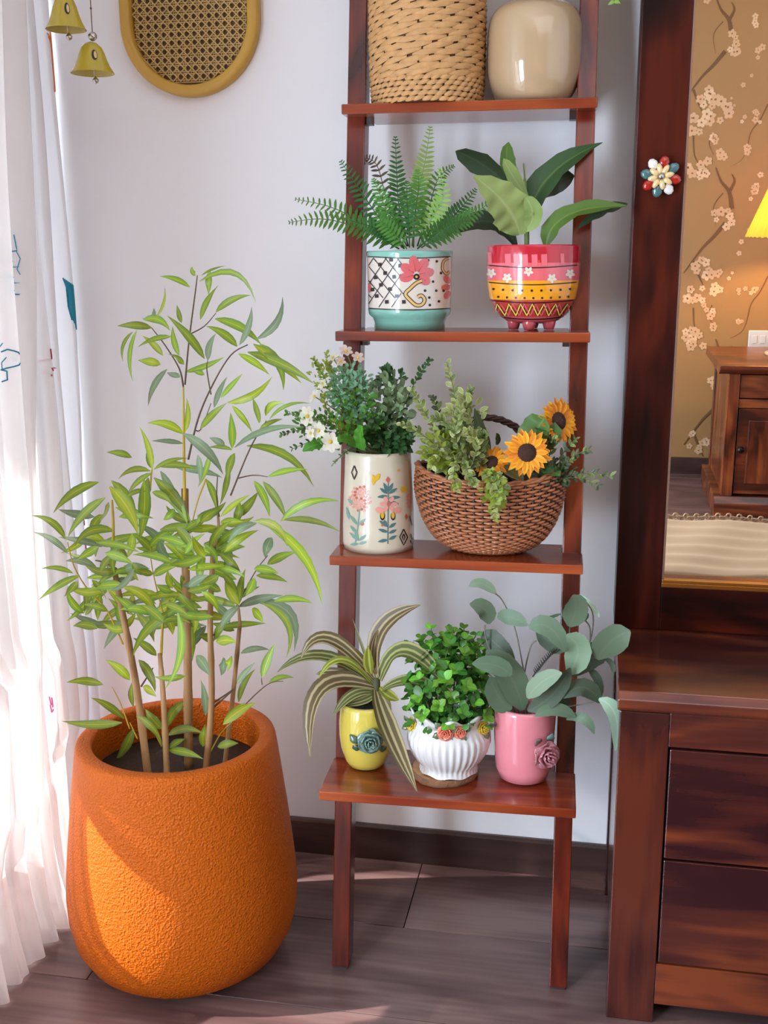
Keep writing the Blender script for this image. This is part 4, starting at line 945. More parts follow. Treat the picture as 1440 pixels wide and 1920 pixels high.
# ================================================================== DRACAENA
def cE(x, y): return 520+x/2.057, 1060+y/2.057
M_dra = leafmat('dracaena_leaf', srgb(100, 86, 54), srgb(182, 168, 128), None, .45, .2, stripes=3, var=.12); M_dral = leafmat('dracaena_lime', srgb(140, 150, 48), srgb(196, 200, 100), None, .45, .35, stripes=2, var=.1); M_drag = leafmat('dracaena_green', srgb(96, 104, 58), srgb(170, 168, 110), None, .45, .25, stripes=3, var=.1)
DPR = [(0, .35), (.15, .7), (.4, 1), (.65, .9), (.85, .55), (1, .05)]
yd = -.372
for pts, wd, m, y1, nr in (
    ([(375, 440), (200, 285), (92, 358)], 62, M_dra, -.40, (0, 0, 1)), ([(365, 450), (170, 350), (0, 412)], 52, M_drag, -.38, (0, 0, 1)), ([(375, 465), (170, 480), (128, 738)], 92, M_dra, -.46, (-.8, 0, .6)), ([(380, 480), (430, 640), (538, 872)], 80, M_dra, -.475, (.5, 0, .4)),
    ([(395, 440), (500, 330), (672, 490)], 78, M_drag, -.44, (0, 0, 1)), ([(385, 430), (400, 250), (552, 153)], 76, M_dra, -.36, (-.6, 0, .3)), ([(380, 420), (365, 330), (388, 250)], 38, M_dra, -.37, (.4, 0, 0)), ([(360, 420), (350, 370), (350, 310)], 42, M_dral, -.39, (0, 0, 0)), ([(365, 455), (250, 365), (158, 438)], 34, M_dral, -.43, (0, 0, 1)),
    ([(360, 400), (330, 320), (290, 205)], 12, M_drag, -.36, (0, 0, 0)), ([(375, 490), (290, 500), (215, 582)], 46, M_drag, -.42, (-.3, 0, .6)), ([(405, 480), (520, 445), (640, 492)], 54, M_drag, -.42, (0, 0, 1)), ([(370, 460), (240, 420), (150, 420)], 50, M_dra, -.36, (0, 0, .7)), ([(385, 440), (330, 370), (300, 320)], 34, M_drag, -.35, (0, 0, 0)), ([(380, 490), (330, 520), (240, 540)], 40, M_drag, -.40, (0, 0, .6)), ([(395, 470), (430, 500), (470, 520)], 42, M_dral, -.38, (0, 0, .5))):
    broad(DRA, cE, 2.057, pts, wd, m, yd-.005, y1, CAMDIR+V(nr), DPR, .3, 0, nc=5, n=12)
W = [at(*cE(382, 540), Y=yd), at(*cE(380, 430), Y=yd)]; MB().tube(W, .008, 8).build('stem', M_figd.copy() if 0 else mat('dracaena_stem', srgb(70, 74, 44), .6), DRA)

# ================================================================== EUCALYPTUS
M_euc = leafmat('eucalyptus_leaf', srgb(98, 120, 94), srgb(106, 127, 101), None, .55, .2, var=.1); M_eucd = leafmat('eucalyptus_dark', srgb(66, 82, 62), srgb(82, 98, 74), None, .55, .15, var=.1); M_eucl = leafmat('eucalyptus_light', srgb(134, 160, 130), srgb(144, 169, 140), None, .55, .3, var=.08); M_mint = leafmat('eucalyptus_mint', srgb(170, 205, 176), srgb(206, 226, 200), None, .5, .3, var=.05)
RPR = [(0, .15), (.08, .55), (.25, .92), (.5, 1), (.75, .85), (.92, .5), (1, .1)]
ye = -.375
M_est = mat('eucalyptus_stem', srgb(112, 108, 96), .6)
for pts in ([(955, 640), (965, 500), (945, 380), (915, 240), (870, 140), (840, 108)], [(955, 620), (950, 450), (975, 320), (1000, 290)], [(955, 600), (1080, 480), (1190, 350), (1240, 345)], [(1185, 350), (1212, 270), (1215, 180), (1165, 112)], [(1205, 310), (1205, 240), (1180, 205)], [(960, 640), (1050, 560), (1150, 540), (1240, 520)], [(940, 640), (900, 520), (810, 300), (800, 230)], [(950, 640), (1100, 560), (1150, 590)], [(1125, 280), (1130, 220)], [(945, 640), (925, 520), (910, 460)]):
    W = [at(*cE(*p), Y=ye+.01*math.sin(i*2)-.02*i/len(pts)) for i, p in enumerate(pts)]; MB().tube(smooth_path(W, 5), .0013, 5).build('stem', M_est, EUC)
for pts, wd, m, dy in (
    ([(845, 112), (790, 70), (738, 82)], 40, M_eucl, 0), ([(815, 226), (800, 170), (742, 150)], 72, M_euc, 0), ([(850, 205), (900, 200), (966, 232)], 62, M_euc, 0), ([(800, 250), (840, 300), (915, 362)], 84, M_eucd, .01), ([(902, 425), (840, 385), (752, 380)], 74, M_euc, -.05), ([(945, 560), (900, 430), (805, 330)], 116, M_euc, -.02),
    ([(900, 560), (850, 500), (820, 430)], 100, M_euc, -.03), ([(965, 512), (1020, 450), (1098, 415)], 72, M_eucl, -.06), ([(970, 240), (1050, 240), (1112, 335)], 82, M_euc, -.02), ([(1000, 255), (1060, 300), (1110, 330)], 70, M_eucd, .01), ([(1120, 420), (1160, 330), (1115, 268)], 104, M_eucl, -.03), ([(1125, 236), (1150, 170), (1140, 114)], 98, M_euc, -.02),
    ([(1095, 186), (1060, 198), (1022, 208)], 12, M_euc, 0), ([(1160, 215), (1180, 190), (1188, 215)], 40, M_eucd, .02), ([(1165, 112), (1215, 160), (1242, 200)], 22, M_mint, .02), ([(1232, 362), (1290, 290), (1362, 255)], 122, M_euc, -.03), ([(1262, 372), (1200, 360), (1140, 430)], 92, M_eucd, .02), ([(1200, 400), (1235, 440), (1250, 505)], 34, M_eucd, .01),
    ([(1245, 530), (1180, 470), (1100, 512)], 72, M_eucd, -.02), ([(1240, 515), (1305, 580), (1303, 715)], 64, M_mint, -.03), ([(1150, 585), (1070, 555), (995, 582)], 52, M_euc, -.03), ([(1115, 595), (1180, 590), (1222, 650)], 42, M_euc, -.02), ([(965, 560), (1060, 500), (1130, 395)], 76, M_eucd, -.03), ([(1100, 440), (1060, 500), (1000, 545)], 60, M_eucd, -.01), ([(1260, 360), (1290, 380), (1295, 420)], 22, M_eucd, .02),
    ([(1190, 310), (1230, 320), (1245, 345)], 40, M_eucd, .02), ([(1130, 540), (1080, 500), (1060, 470)], 60, M_eucd, .02)):
    broad(EUC, cE, 2.057, pts, wd, m, ye+dy-.01, ye+dy-.03, CAMDIR+V((rnd(-.3, .3), 0, rnd(-.1, .4))), RPR, .1, .05, nc=5, n=8)
mb = MB(); W = [at(*cE(*p), Y=ye-.02) for p in ((985, 430), (1010, 395), (1050, 350), (1075, 335))]; pth = smooth_path(W, 6); mb.tube(pth, .0012, 4)
for i, p in enumerate(pth[3:]):
    for sg in (-1, 1): mb.tube([p, p+V((sg*.006+.002, -.002, .008))], [.0012, .0004], 4)
mb.build('dark_sprig', mat('dark_sprig', srgb(48, 46, 40), .6), EUC)

# ================================================================== SMALL-LEAVED SHRUBS
OV = [(0, .3), (.25, .85), (.55, 1), (.85, .6), (1, .1)]
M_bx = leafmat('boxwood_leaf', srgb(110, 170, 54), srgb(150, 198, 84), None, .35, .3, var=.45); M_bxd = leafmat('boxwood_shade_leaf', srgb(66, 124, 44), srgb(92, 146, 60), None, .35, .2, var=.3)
def clump(parent, c, rx, ry, rz, n, lf, mats, stemm, lw=.62, up=.5, lo=-.35, name='leaf', kinds=None, bias=None):
    """sprigs growing out of c over an egg-shaped crown; every leaf is an object"""
    org = parent_origin(parent); ga = PI*(3-5**.5); cnt = 0
    for i in range(n):
        zf = lo+(1-lo)*(i+.5)/n; rr = math.sqrt(max(0, 1-zf*zf)); a = i*ga
        d = V((rr*math.cos(a), rr*math.sin(a), zf)); e = rnd(.8, 1.05)
        P = c+V((d.x*rx*e, d.y*ry*e, d.z*rz*e))
        nn = (d+V((0, 0, up))).normalized()
        for q in range(4):
            aa = q*PI/2+a; ax = nn.orthogonal().normalized(); ay = nn.cross(ax); dd = (ax*math.cos(aa)+ay*math.sin(aa))*.9+nn*rnd(.25, .7)
            l = lf*rnd(.8, 1.15); put_leaf(name, unit_leaf(name, random.choice(mats), OV, .12), parent, P, P+dd.normalized()*l, l*lw, (nn+dd*-.3).normalized(), org)
bc = V((fb.c.x, fb.c.y, fb.c.z+fb.h*.8))
top = at(838, 1180, Y=fb.c.y).z-bc.z
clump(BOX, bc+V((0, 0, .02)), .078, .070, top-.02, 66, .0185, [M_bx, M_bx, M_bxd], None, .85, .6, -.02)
core = MB()
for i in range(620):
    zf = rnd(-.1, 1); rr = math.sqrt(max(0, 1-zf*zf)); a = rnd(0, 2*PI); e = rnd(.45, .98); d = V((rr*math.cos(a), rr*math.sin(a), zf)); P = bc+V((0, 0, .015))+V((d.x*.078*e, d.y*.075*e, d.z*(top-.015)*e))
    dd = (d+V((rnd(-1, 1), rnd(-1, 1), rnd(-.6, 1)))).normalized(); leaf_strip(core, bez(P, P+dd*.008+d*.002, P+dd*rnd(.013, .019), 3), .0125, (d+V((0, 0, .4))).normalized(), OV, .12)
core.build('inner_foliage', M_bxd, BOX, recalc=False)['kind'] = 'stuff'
sm = MB()
for i in range(16):
    a = rnd(0, 2*PI); sm.tube([bc+V((math.cos(a)*.02, math.sin(a)*.02, -.045)), bc+V((math.cos(a)*.05, math.sin(a)*.05, rnd(.03, .09)))], .0012, 4)
sm.build('stems', mat('green_stem', srgb(70, 92, 40), .6), BOX)
for i, (px, py) in enumerate(((808, 1178), (835, 1190), (870, 1178), (893, 1190), (905, 1205), (768, 1210), (790, 1195), (850, 1182), (918, 1225), (880, 1210))):
    b0 = bc+V((rnd(-.03, .03), rnd(-.03, .02), .05)); tipp = at(px, py, Y=fb.c.y+rnd(-.04, .03)); org = parent_origin(BOX)
    MB().tube(bez(b0, (b0+tipp)/2+V((0, 0, .01)), tipp, 4), .001, 4).build('stem', bpy.data.materials['green_stem'], BOX)
    for k in range(5):
        p = b0.lerp(tipp, .55+.45*k/4)
        for sg in (-1, 1):
            dd = V((sg*rnd(.5, 1), rnd(-.8, .4), rnd(.2, .9))).normalized(); l = .0145*rnd(.7, 1.1)
            put_leaf('leaf', unit_leaf('leaf', random.choice([M_bx, M_bxd]), OV, .12), BOX, p, p+dd*l, l*.75, (dd.cross(V((1, .3, .2)))).normalized(), org)

def sprig(name, cv, pts, y0, y1, n, lf, m, label, cat='sprig', group=None, lw=.6, stem=None, opp=True, spread=.8, tipleaf=True):
    """a cut sprig: stem and paired leaves, each leaf an object"""
    k = len(pts); W = [at(*cv(*p), Y=y0+(y1-y0)*i/(k-1)) for i, p in enumerate(pts)]
    r = empty(name, W[0], 0, 0, label, cat, group); path = smooth_path(W, 6); kk = len(path)
    MB().tube(path, [.0014*(1-.6*i/(kk-1)) for i in range(kk)], 5).build('stem', stem or M_stg, r)
    for i in range(n):
        t = .18+.82*i/(n-1); f = t*(kk-1); j = min(int(f), kk-2); p = path[j].lerp(path[j+1], f-j); tg = (path[j+1]-path[j]).normalized()
        ax = tg.orthogonal().normalized(); ay = tg.cross(ax); a0 = i*1.57+rnd(-.3, .3)
        for sg in ((0, PI) if opp else (0,)):
            d = ((ax*math.cos(a0+sg)+ay*math.sin(a0+sg))*spread+tg*.55+V((0, -.25, .1))).normalized(); l = lf*rnd(.75, 1.15)*(1 if t < .8 else .75)
            mm = random.choice(m); nn = (V((0, -.8, .5))+V((rnd(-.6, .6), 0, rnd(-.4, .4)))).normalized()
            put_leaf('leaf', unit_leaf('leaf', mm, OV, .1), r, p, p+d*l, l*lw, nn, W[0])
    return r
M_stg = mat('sprig_stem', srgb(112, 118, 70), .6)
def cD(x, y): return 520+x/2.057, 620+y/2.057
M_var = leafmat('variegated_leaf', srgb(112, 134, 70), srgb(168, 176, 108), srgb(176, 184, 128), .45, .3, var=.25, spread=.16); M_varl = leafmat('pale_variegated_leaf', srgb(158, 168, 92), srgb(190, 194, 130), srgb(196, 200, 150), .45, .35, var=.15); M_lime = leafmat('lime_leaf', srgb(150, 166, 60), srgb(182, 192, 96), None, .45, .4, var=.2)
M_olv = leafmat('olive_leaf', srgb(78, 92, 62), srgb(104, 118, 82), None, .5, .2, var=.2)
# ---- wicker basket with its handle
M_wick = mat('wicker', srgb(158, 98, 62), .42, coat=.2, bump=(120, .4), var=.4); M_wickd = mat('dark_wicker', srgb(62, 36, 24), .55, var=.3)
wc = at(915, 1033, Z=S2); wcx = wc.x; wy = -.285
kW = mpp(V((wcx, wy, S2+.08)))
WH = at(915, 893, Y=wy).z-S2
WB = empty('wicker_basket', V((wcx, wy, S2+EPS)), label='oval brown wicker basket with an arched handle, sunflowers in it', cat='basket')
RX, RY = 140*kW, .085
def wsurf(a, t, off=0):           # t 0 at the foot, 1 at the rim
    tt = .10+.90*t
    f = math.sin(min(1, tt*1.02)*PI/2)**.5; z = WH*(1-math.cos(tt*PI/2)**1.15 - .012)
    f = min(1, f)*(1-.05*max(0, t-.75)/.25)
    lift = .018*(abs(math.cos(a))**3)*t
    return V((wcx+math.cos(a)*(RX*f+off), wy+math.sin(a)*(RY*f+off), S2+.003+max(0, z)+lift))
core = MB(); core.grid([[wsurf(2*PI*j/64, i/16, -.0035) for j in range(64)] for i in range(17)], True); core.add([wsurf(2*PI*j/64, 0, -.0035) for j in range(64)], [tuple(range(64))[::-1]])
core.build('lining', M_wickd, WB)
NW, NR = 30, 54
wv = MB()
for i in range(NW):
    t = (i+.5)/NW; pts = []
    for j in range(NR*2+1):
        a = 2*PI*j/(NR*2); pts.append(wsurf(a, t, .0005+.0030*(1 if (j+ (i % 2)*2) % 4 in (0, 1) else -.55)+rnd(-.0004, .0004)))
    wv.tube(pts, .0028, 5, cap=False)
o = wv.build('weave', M_wick, WB); o['kind'] = 'stuff'
rb = MB()
for j in range(NR):
    a = 2*PI*(j+.25)/NR; rb.tube([wsurf(a, i/8, .0008) for i in range(9)], .0022, 5)
o = rb.build('ribs', M_wickd, WB); o['kind'] = 'stuff'
rm = MB()
for ph in (0, PI):
    rm.tube([wsurf(2*PI*j/96, 1, .002)+V((math.cos(2*PI*j/96)*.0035*math.cos(j*.9+ph), 0, .001+.0025*math.sin(j*.9+ph))) for j in range(97)], .0032, 6)
rm.build('rim', M_wick, WB)
fo = MB()
fo.tube([wsurf(2*PI*j/64, .0, 0)+V((0, 0, -.0005)) for j in range(65)], .003, 6); fo.build('foot_ring', M_wickd, WB)
hd = MB(); HP = [at(862, 890, Y=wy-.05), at(856, 835, Y=wy-.035), at(876, 793, Y=wy-.02), at(910, 783, Y=wy), at(948, 791, Y=wy+.02), at(977, 815, Y=wy+.035), at(986, 885, Y=wy+.05)]
hp = smooth_path(HP, 8)
for ph in (0, 2.1, 4.2):
    hd.tube([p+V((.0028*math.cos(i*.7+ph), .003*math.sin(i*.7+ph), .0028*math.cos(i*.7+ph))) for i, p in enumerate(hp)], .0036, 6)
hd.build('handle', M_wickd, WB)
# ---- sunflowers
M_sun = leafmat('sunflower_petal', srgb(240, 156, 24), srgb(224, 116, 12), srgb(246, 176, 40), .5, .3, var=.12); M_seed = mat('sunflower_seed', srgb(58, 30, 18), .9, bump=(260, 1), var=.5); M_grl = leafmat('sunflower_leaf', srgb(86, 122, 58), srgb(120, 150, 84), None, .5, .25, var=.12)
SPR = [(0, .35), (.25, .85), (.5, 1), (.75, .7), (1, .03)]
def sunflower(px, py, Y, hw, nrm, label, base):
    c = at(px, py, Y=Y); R = hw*mpp(c); nrm = V(nrm).normalized(); r = empty('sunflower', c, 0, 0, label, 'flower', 'sunflowers in the wicker basket')
    ax = nrm.orthogonal().normalized(); ay = nrm.cross(ax); org = c
    mb = MB(); rows = []
    for i in range(6):
        t = i/5; rows.append([c+nrm*(.012*(1-t*t)*R/.05+.002)+(ax*math.cos(2*PI*j/24)+ay*math.sin(2*PI*j/24))*R*.40*max(t, .03) for j in range(24)])
    mb.grid(rows, True); mb.build('seed_head', M_seed, r, recalc=False)
    for ring, k, ln, up in ((0, 15, 1.0, .05), (1, 15, .88, .22)):
        for i in range(k):
            a = 2*PI*(i+.5*ring)/k+rnd(-.06, .06); d = ax*math.cos(a)+ay*math.sin(a); l = R*ln*rnd(.9, 1.06)
            p0 = c+d*R*.33+nrm*.002*ring; p1 = c+d*l+nrm*R*(up*.5+rnd(-.06, .06))
            put_leaf('petal', unit_leaf('petal', M_sun, SPR, .1, .2), r, p0, p1, R*.27, (nrm-d*.1).normalized(), org)
    b = V(base); MB().tube(bez(c-nrm*.001, c-nrm*.05, b, 6), .0026, 6).build('stem', M_stg, r)
    return r
bs = V((wcx+.02, wy, S2+.05))
sunflower(988, 849, wy-.07, 47, (.16, -1, .28), 'fully open sunflower facing forward at the middle of the wicker basket', bs)
sunflower(1046, 790, wy-.02, 46, (.72, -.75, .30), 'topmost sunflower turned to the side above the basket', bs)
sunflower(922, 868, wy-.055, 36, (-.25, -.8, .6), 'half-hidden sunflower behind the pale green sprigs in the basket', bs)
r = empty('sunflower_leaves', bs, 0, 0, 'large plain green leaves standing behind the sunflowers in the basket', 'leaf')
for pts, wd, m in (([(930, 460), (1000, 380), (1030, 335)], 120, M_grl), ([(990, 450), (1040, 400), (1050, 370)], 110, M_grl), ([(820, 470), (790, 400), (760, 300)], 44, M_olv), ([(840, 500), (900, 540), (950, 575)], 50, M_varl), ([(900, 560), (960, 580), (1010, 600)], 60, M_olv), ([(850, 440), (850, 420), (845, 395)], 26, M_olv), ([(1000, 560), (1050, 545), (1090, 560)], 60, M_grl), ([(900, 590), (950, 600), (1020, 590)], 70, M_grl)):
    broad(r, cD, 2.057, pts, wd, m, wy-.02, wy-.05, CAMDIR+V((rnd(-.2, .4), 0, .4)), RPR, .15, .1, nc=5, n=8)
# ---- pale boxwood sprigs spilling from the basket
GB = 'pale variegated sprigs in the wicker basket'
def spl(i, t): return 'pale variegated boxwood sprig %s' % t
SPR_ = [([(760, 560), (720, 380), (680, 230), (655, 128)], wy-.03, wy-.02, 15, [M_varl, M_var], 'tallest, standing upright above the basket'), ([(740, 540), (730, 400), (735, 280), (745, 230)], wy-.04, wy-.05, 12, [M_var], 'standing just right of the tallest one'), ([(720, 550), (620, 400), (560, 300), (520, 230)], wy-.05, wy-.07, 14, [M_varl, M_var], 'leaning towards the floral vase, upper one'), ([(720, 560), (620, 450), (540, 390), (480, 360)], wy-.06, wy-.09, 12, [M_varl, M_var], 'leaning low over the floral vase'),
    ([(740, 540), (700, 420), (640, 350), (600, 340)], wy-.07, wy-.1, 12, [M_var], 'curving left over the rim, middle one'), ([(740, 540), (660, 480), (610, 500), (600, 520)], wy-.08, wy-.11, 10, [M_lime, M_varl], 'drooping over the left end of the rim'), ([(760, 540), (700, 500), (680, 560), (690, 610)], wy-.085, wy-.12, 13, [M_lime, M_varl], 'hanging over the front left of the rim'), ([(780, 540), (780, 470), (790, 420), (800, 400)], wy-.06, wy-.08, 12, [M_var], 'rising beside the handle'),
    ([(790, 540), (810, 560), (840, 640), (840, 720)], wy-.085, wy-.13, 17, [M_lime, M_varl], 'trailing lowest down the front of the basket'), ([(790, 540), (840, 560), (870, 600), (870, 640)], wy-.085, wy-.125, 12, [M_lime, M_var], 'short trailing one under the sunflowers'), ([(740, 540), (730, 520), (740, 570), (760, 590)], wy-.085, wy-.12, 12, [M_varl, M_var], 'filling the front of the rim'), ([(720, 540), (660, 420), (630, 330), (600, 260)], wy-.02, wy-.02, 12, [M_olv, M_var], 'dusky, behind the others'), ([(745, 540), (690, 430), (690, 360), (700, 320)], wy-.08, wy-.1, 12, [M_var, M_varl], 'bushy, in front of the tallest one'), ([(745, 530), (770, 440), (740, 400), (730, 390)], wy-.085, wy-.11, 12, [M_varl], 'roundest, facing forward above the rim')]
for i, (pts, y0, y1, n, ms, t) in enumerate(SPR_):
    sprig('boxwood_sprig', cD, pts, y0, y1, n, .0150, ms, spl(i, t), 'sprig', GB, .66)
for pts, t in (([(1000, 580), (1080, 500), (1120, 450), (1150, 420)], 'rising at the right end of the basket, highest'), ([(1000, 585), (1090, 530), (1150, 480), (1200, 460)], 'reaching out right under the topmost sunflower'), ([(1020, 590), (1120, 560), (1210, 550), (1285, 560)], 'reaching furthest out past the shelf upright'), ([(1020, 590), (1100, 570), (1180, 570), (1235, 600)], 'drooping at the right end of the basket'), ([(990, 580), (1050, 480), (1050, 430), (1070, 420)], 'short, between the two open sunflowers'), ([(1010, 590), (1060, 540), (1100, 520), (1130, 500)], 'bushy, in the middle of the right-hand tuft')):
    sprig('olive_sprig', cD, pts, wy-.01, wy-.05, 11, .0150, [M_olv, M_var], 'narrow-leaved green sprig '+t, 'sprig', 'green sprigs at the right of the basket', .42)
def filler(name, items, label):
    """a mass of small leaves that nobody could count"""
    mbs = {}
    for cv, px, py, Y, rx, ry, rz, n, lf, m, lw in items:
        c = at(*cv(px, py), Y=Y); k = mpp(c)/2.057
        for i in range(n):
            while True:
                q = V((rnd(-1, 1), rnd(-1, 1), rnd(-1, 1)))
                if q.length < 1: break
            P = c+V((q.x*rx*k, q.y*ry, q.z*rz*k)); dd = (q*.8+V((rnd(-1, 1), rnd(-1, .4), rnd(-.3, 1)))).normalized(); l = lf*rnd(.7, 1.2)
            leaf_strip(mbs.setdefault(m, MB()), bez(P, P+dd*l*.5+V((0, 0, .001)), P+dd*l, 3), l*lw, (V((rnd(-.6, .6), -.8, .6))).normalized(), OV, .12)
    c0 = at(*items[0][0](items[0][1], items[0][2]), Y=items[0][3]); r = empty(name, c0, 0, 0, label, 'foliage')
    for m, mb in mbs.items(): mb.build('leaves', m, r, recalc=False)['kind'] = 'stuff'
    return r
filler('basket_foliage', [(cD, 700, 470, wy-.06, 110, .035, 90, 170, .0165, M_var, .66), (cD, 640, 460, wy-.07, 90, .03, 70, 90, .016, M_lime, .66), (cD, 720, 350, wy-.05, 70, .03, 110, 110, .016, M_varl, .66), (cD, 1060, 550, wy-.02, 90, .03, 40, 90, .016, M_olv, .5), (cD, 830, 620, wy-.09, 45, .015, 75, 70, .014, M_lime, .66)], 'mass of small pale green leaves filling the top of the wicker basket')
# ================================================================== BOUQUET IN THE FLORAL VASE
M_dkg = leafmat('deep_green_leaf', srgb(60, 98, 52), srgb(82, 120, 68), None, .45, .2, var=.3); M_mdg = leafmat('fresh_green_leaf', srgb(88, 148, 50), srgb(120, 172, 76), None, .4, .35, var=.2); M_blg = leafmat('blue_green_leaf', srgb(116, 160, 122), srgb(142, 182, 146), None, .5, .25, var=.2); M_gry = leafmat('sage_leaf', srgb(136, 162, 118), srgb(164, 186, 146), None, .5, .25, var=.2)
yv = -.288; VT = (400, 480)
def bq(t): return t
GQ = 'greenery in the floral vase'
BQ = [([VT, (330, 330), (270, 220), (255, 150)], yv-.03, 16, .0105, [M_blg], 'blue-green fine sprig, tall one in the middle'), ([VT, (300, 340), (235, 250), (215, 190)], yv-.05, 16, .0105, [M_blg, M_mdg], 'blue-green fine sprig leaning left'), ([VT, (370, 320), (330, 230), (330, 160)], yv-.03, 16, .0105, [M_blg], 'blue-green fine sprig nearest the shelf upright'), ([VT, (340, 380), (290, 320), (260, 280)], yv-.07, 14, .0115, [M_blg, M_mdg], 'blue-green sprig facing forward'),
    ([VT, (430, 330), (430, 220), (420, 150)], yv+.01, 15, .013, [M_dkg], 'dark olive sprig at the back, first of two'), ([VT, (470, 330), (530, 200), (585, 115)], yv+.02, 17, .013, [M_dkg], 'dark olive sprig reaching highest on the right'), ([VT, (440, 350), (430, 280), (440, 220)], yv-.04, 14, .015, [M_gry], 'sage green round-leaved sprig'), ([VT, (450, 370), (470, 300), (475, 260)], yv-.05, 12, .015, [M_gry], 'second sage green round-leaved sprig, lower and to the right'),
    ([VT, (430, 420), (420, 360), (400, 320)], yv-.06, 13, .015, [M_dkg, M_gry], 'deep green sprig over the vase lip'), ([VT, (460, 440), (490, 390), (500, 350)], yv-.05, 13, .015, [M_dkg], 'deep green sprig at the right of the vase lip'), ([VT, (380, 440), (380, 400), (370, 370)], yv-.07, 12, .015, [M_dkg], 'deep green sprig low in the middle of the vase'), ([VT, (470, 450), (500, 430), (515, 410)], yv-.05, 10, .014, [M_dkg], 'deep green short sprig, lowest on the right'),
    ([VT, (260, 400), (150, 340), (40, 320)], yv-.06, 17, .013, [M_mdg, M_gry], 'long green sprig reaching far left, upper'), ([VT, (260, 430), (130, 380), (20, 400)], yv-.05, 16, .012, [M_mdg, M_olv], 'long green sprig reaching far left, lower'), ([VT, (250, 430), (160, 420), (60, 455)], yv-.04, 12, .012, [M_dkg], 'dusky fine sprig drooping on the left'),
    ([VT, (240, 300), (180, 180), (140, 110)], yv-.02, 15, .011, [M_lime, M_mdg], 'yellow-green sprig at the upper left'), ([VT, (250, 280), (210, 160), (190, 90)], yv-.02, 15, .011, [M_lime, M_varl], 'yellow-green sprig, second at the upper left'), ([VT, (240, 350), (190, 300), (180, 250)], yv-.08, 13, .011, [M_lime], 'yellow-green sprig among the daisies'), ([VT, (300, 400), (250, 380), (220, 350)], yv-.09, 12, .012, [M_lime, M_mdg], 'bright green sprig low among the daisies'), ([VT, (290, 460), (250, 480), (215, 515)], yv-.07, 9, .008, [M_gry], 'thin sprig trailing below the vase lip')]
for pts, y1, n, lf, ms, t in BQ:
    sprig('foliage_sprig', cD, pts, yv-.01, y1, n, lf, ms, t[0].lower()+t[1:]+' in the floral vase', 'sprig', GQ, .62 if 'fine' not in t else .5)
filler('bouquet_foliage', [(cD, 285, 240, yv-.03, 85, .04, 110, 330, .0115, M_blg, .55), (cD, 300, 330, yv-.05, 100, .04, 90, 170, .012, M_mdg, .55), (cD, 430, 290, yv-.01, 90, .04, 110, 200, .0155, M_gry, .7), (cD, 430, 400, yv-.02, 90, .04, 75, 230, .0155, M_dkg, .7), (cD, 440, 190, yv+.01, 50, .03, 50, 70, .013, M_dkg, .6), (cD, 190, 180, yv-.02, 75, .03, 90, 90, .010, M_lime, .5), (cD, 150, 360, yv-.06, 90, .03, 60, 80, .012, M_mdg, .5)], 'dense mass of small blue-green and dark green leaves in the floral vase')
LG = empty('bouquet_leaves', at(*cD(*VT), Y=yv), 0, 0, 'bright green lobed leaves low in the floral vase bouquet', 'leaf')
for pts, wd, m in (([(330, 460), (320, 410), (330, 370)], 70, M_mdg), ([(200, 440), (150, 440), (98, 465)], 52, M_mdg), ([(320, 450), (270, 420), (235, 430)], 56, M_mdg), ([(240, 460), (190, 430), (150, 425)], 40, M_mdg), ([(345, 270), (365, 255), (385, 260)], 40, M_mdg)):
    broad(LG, cD, 2.057, pts, wd, m, yv-.06, yv-.1, CAMDIR+V((rnd(-.3, .3), 0, .4)), [(0, .2), (.2, .7), (.35, .6), (.5, 1), (.65, .7), (.8, .8), (1, .1)], .15, .25, nc=7, n=12)
M_wht = leafmat('daisy_petal', srgb(240, 236, 220), srgb(232, 226, 190), None, .55, .3, var=.06); M_yc = mat('daisy_eye', srgb(222, 186, 60), .7, bump=(300, 1)); M_pinkw = leafmat('blush_petal', srgb(228, 206, 190), srgb(220, 190, 170), None, .55, .3, var=.06)
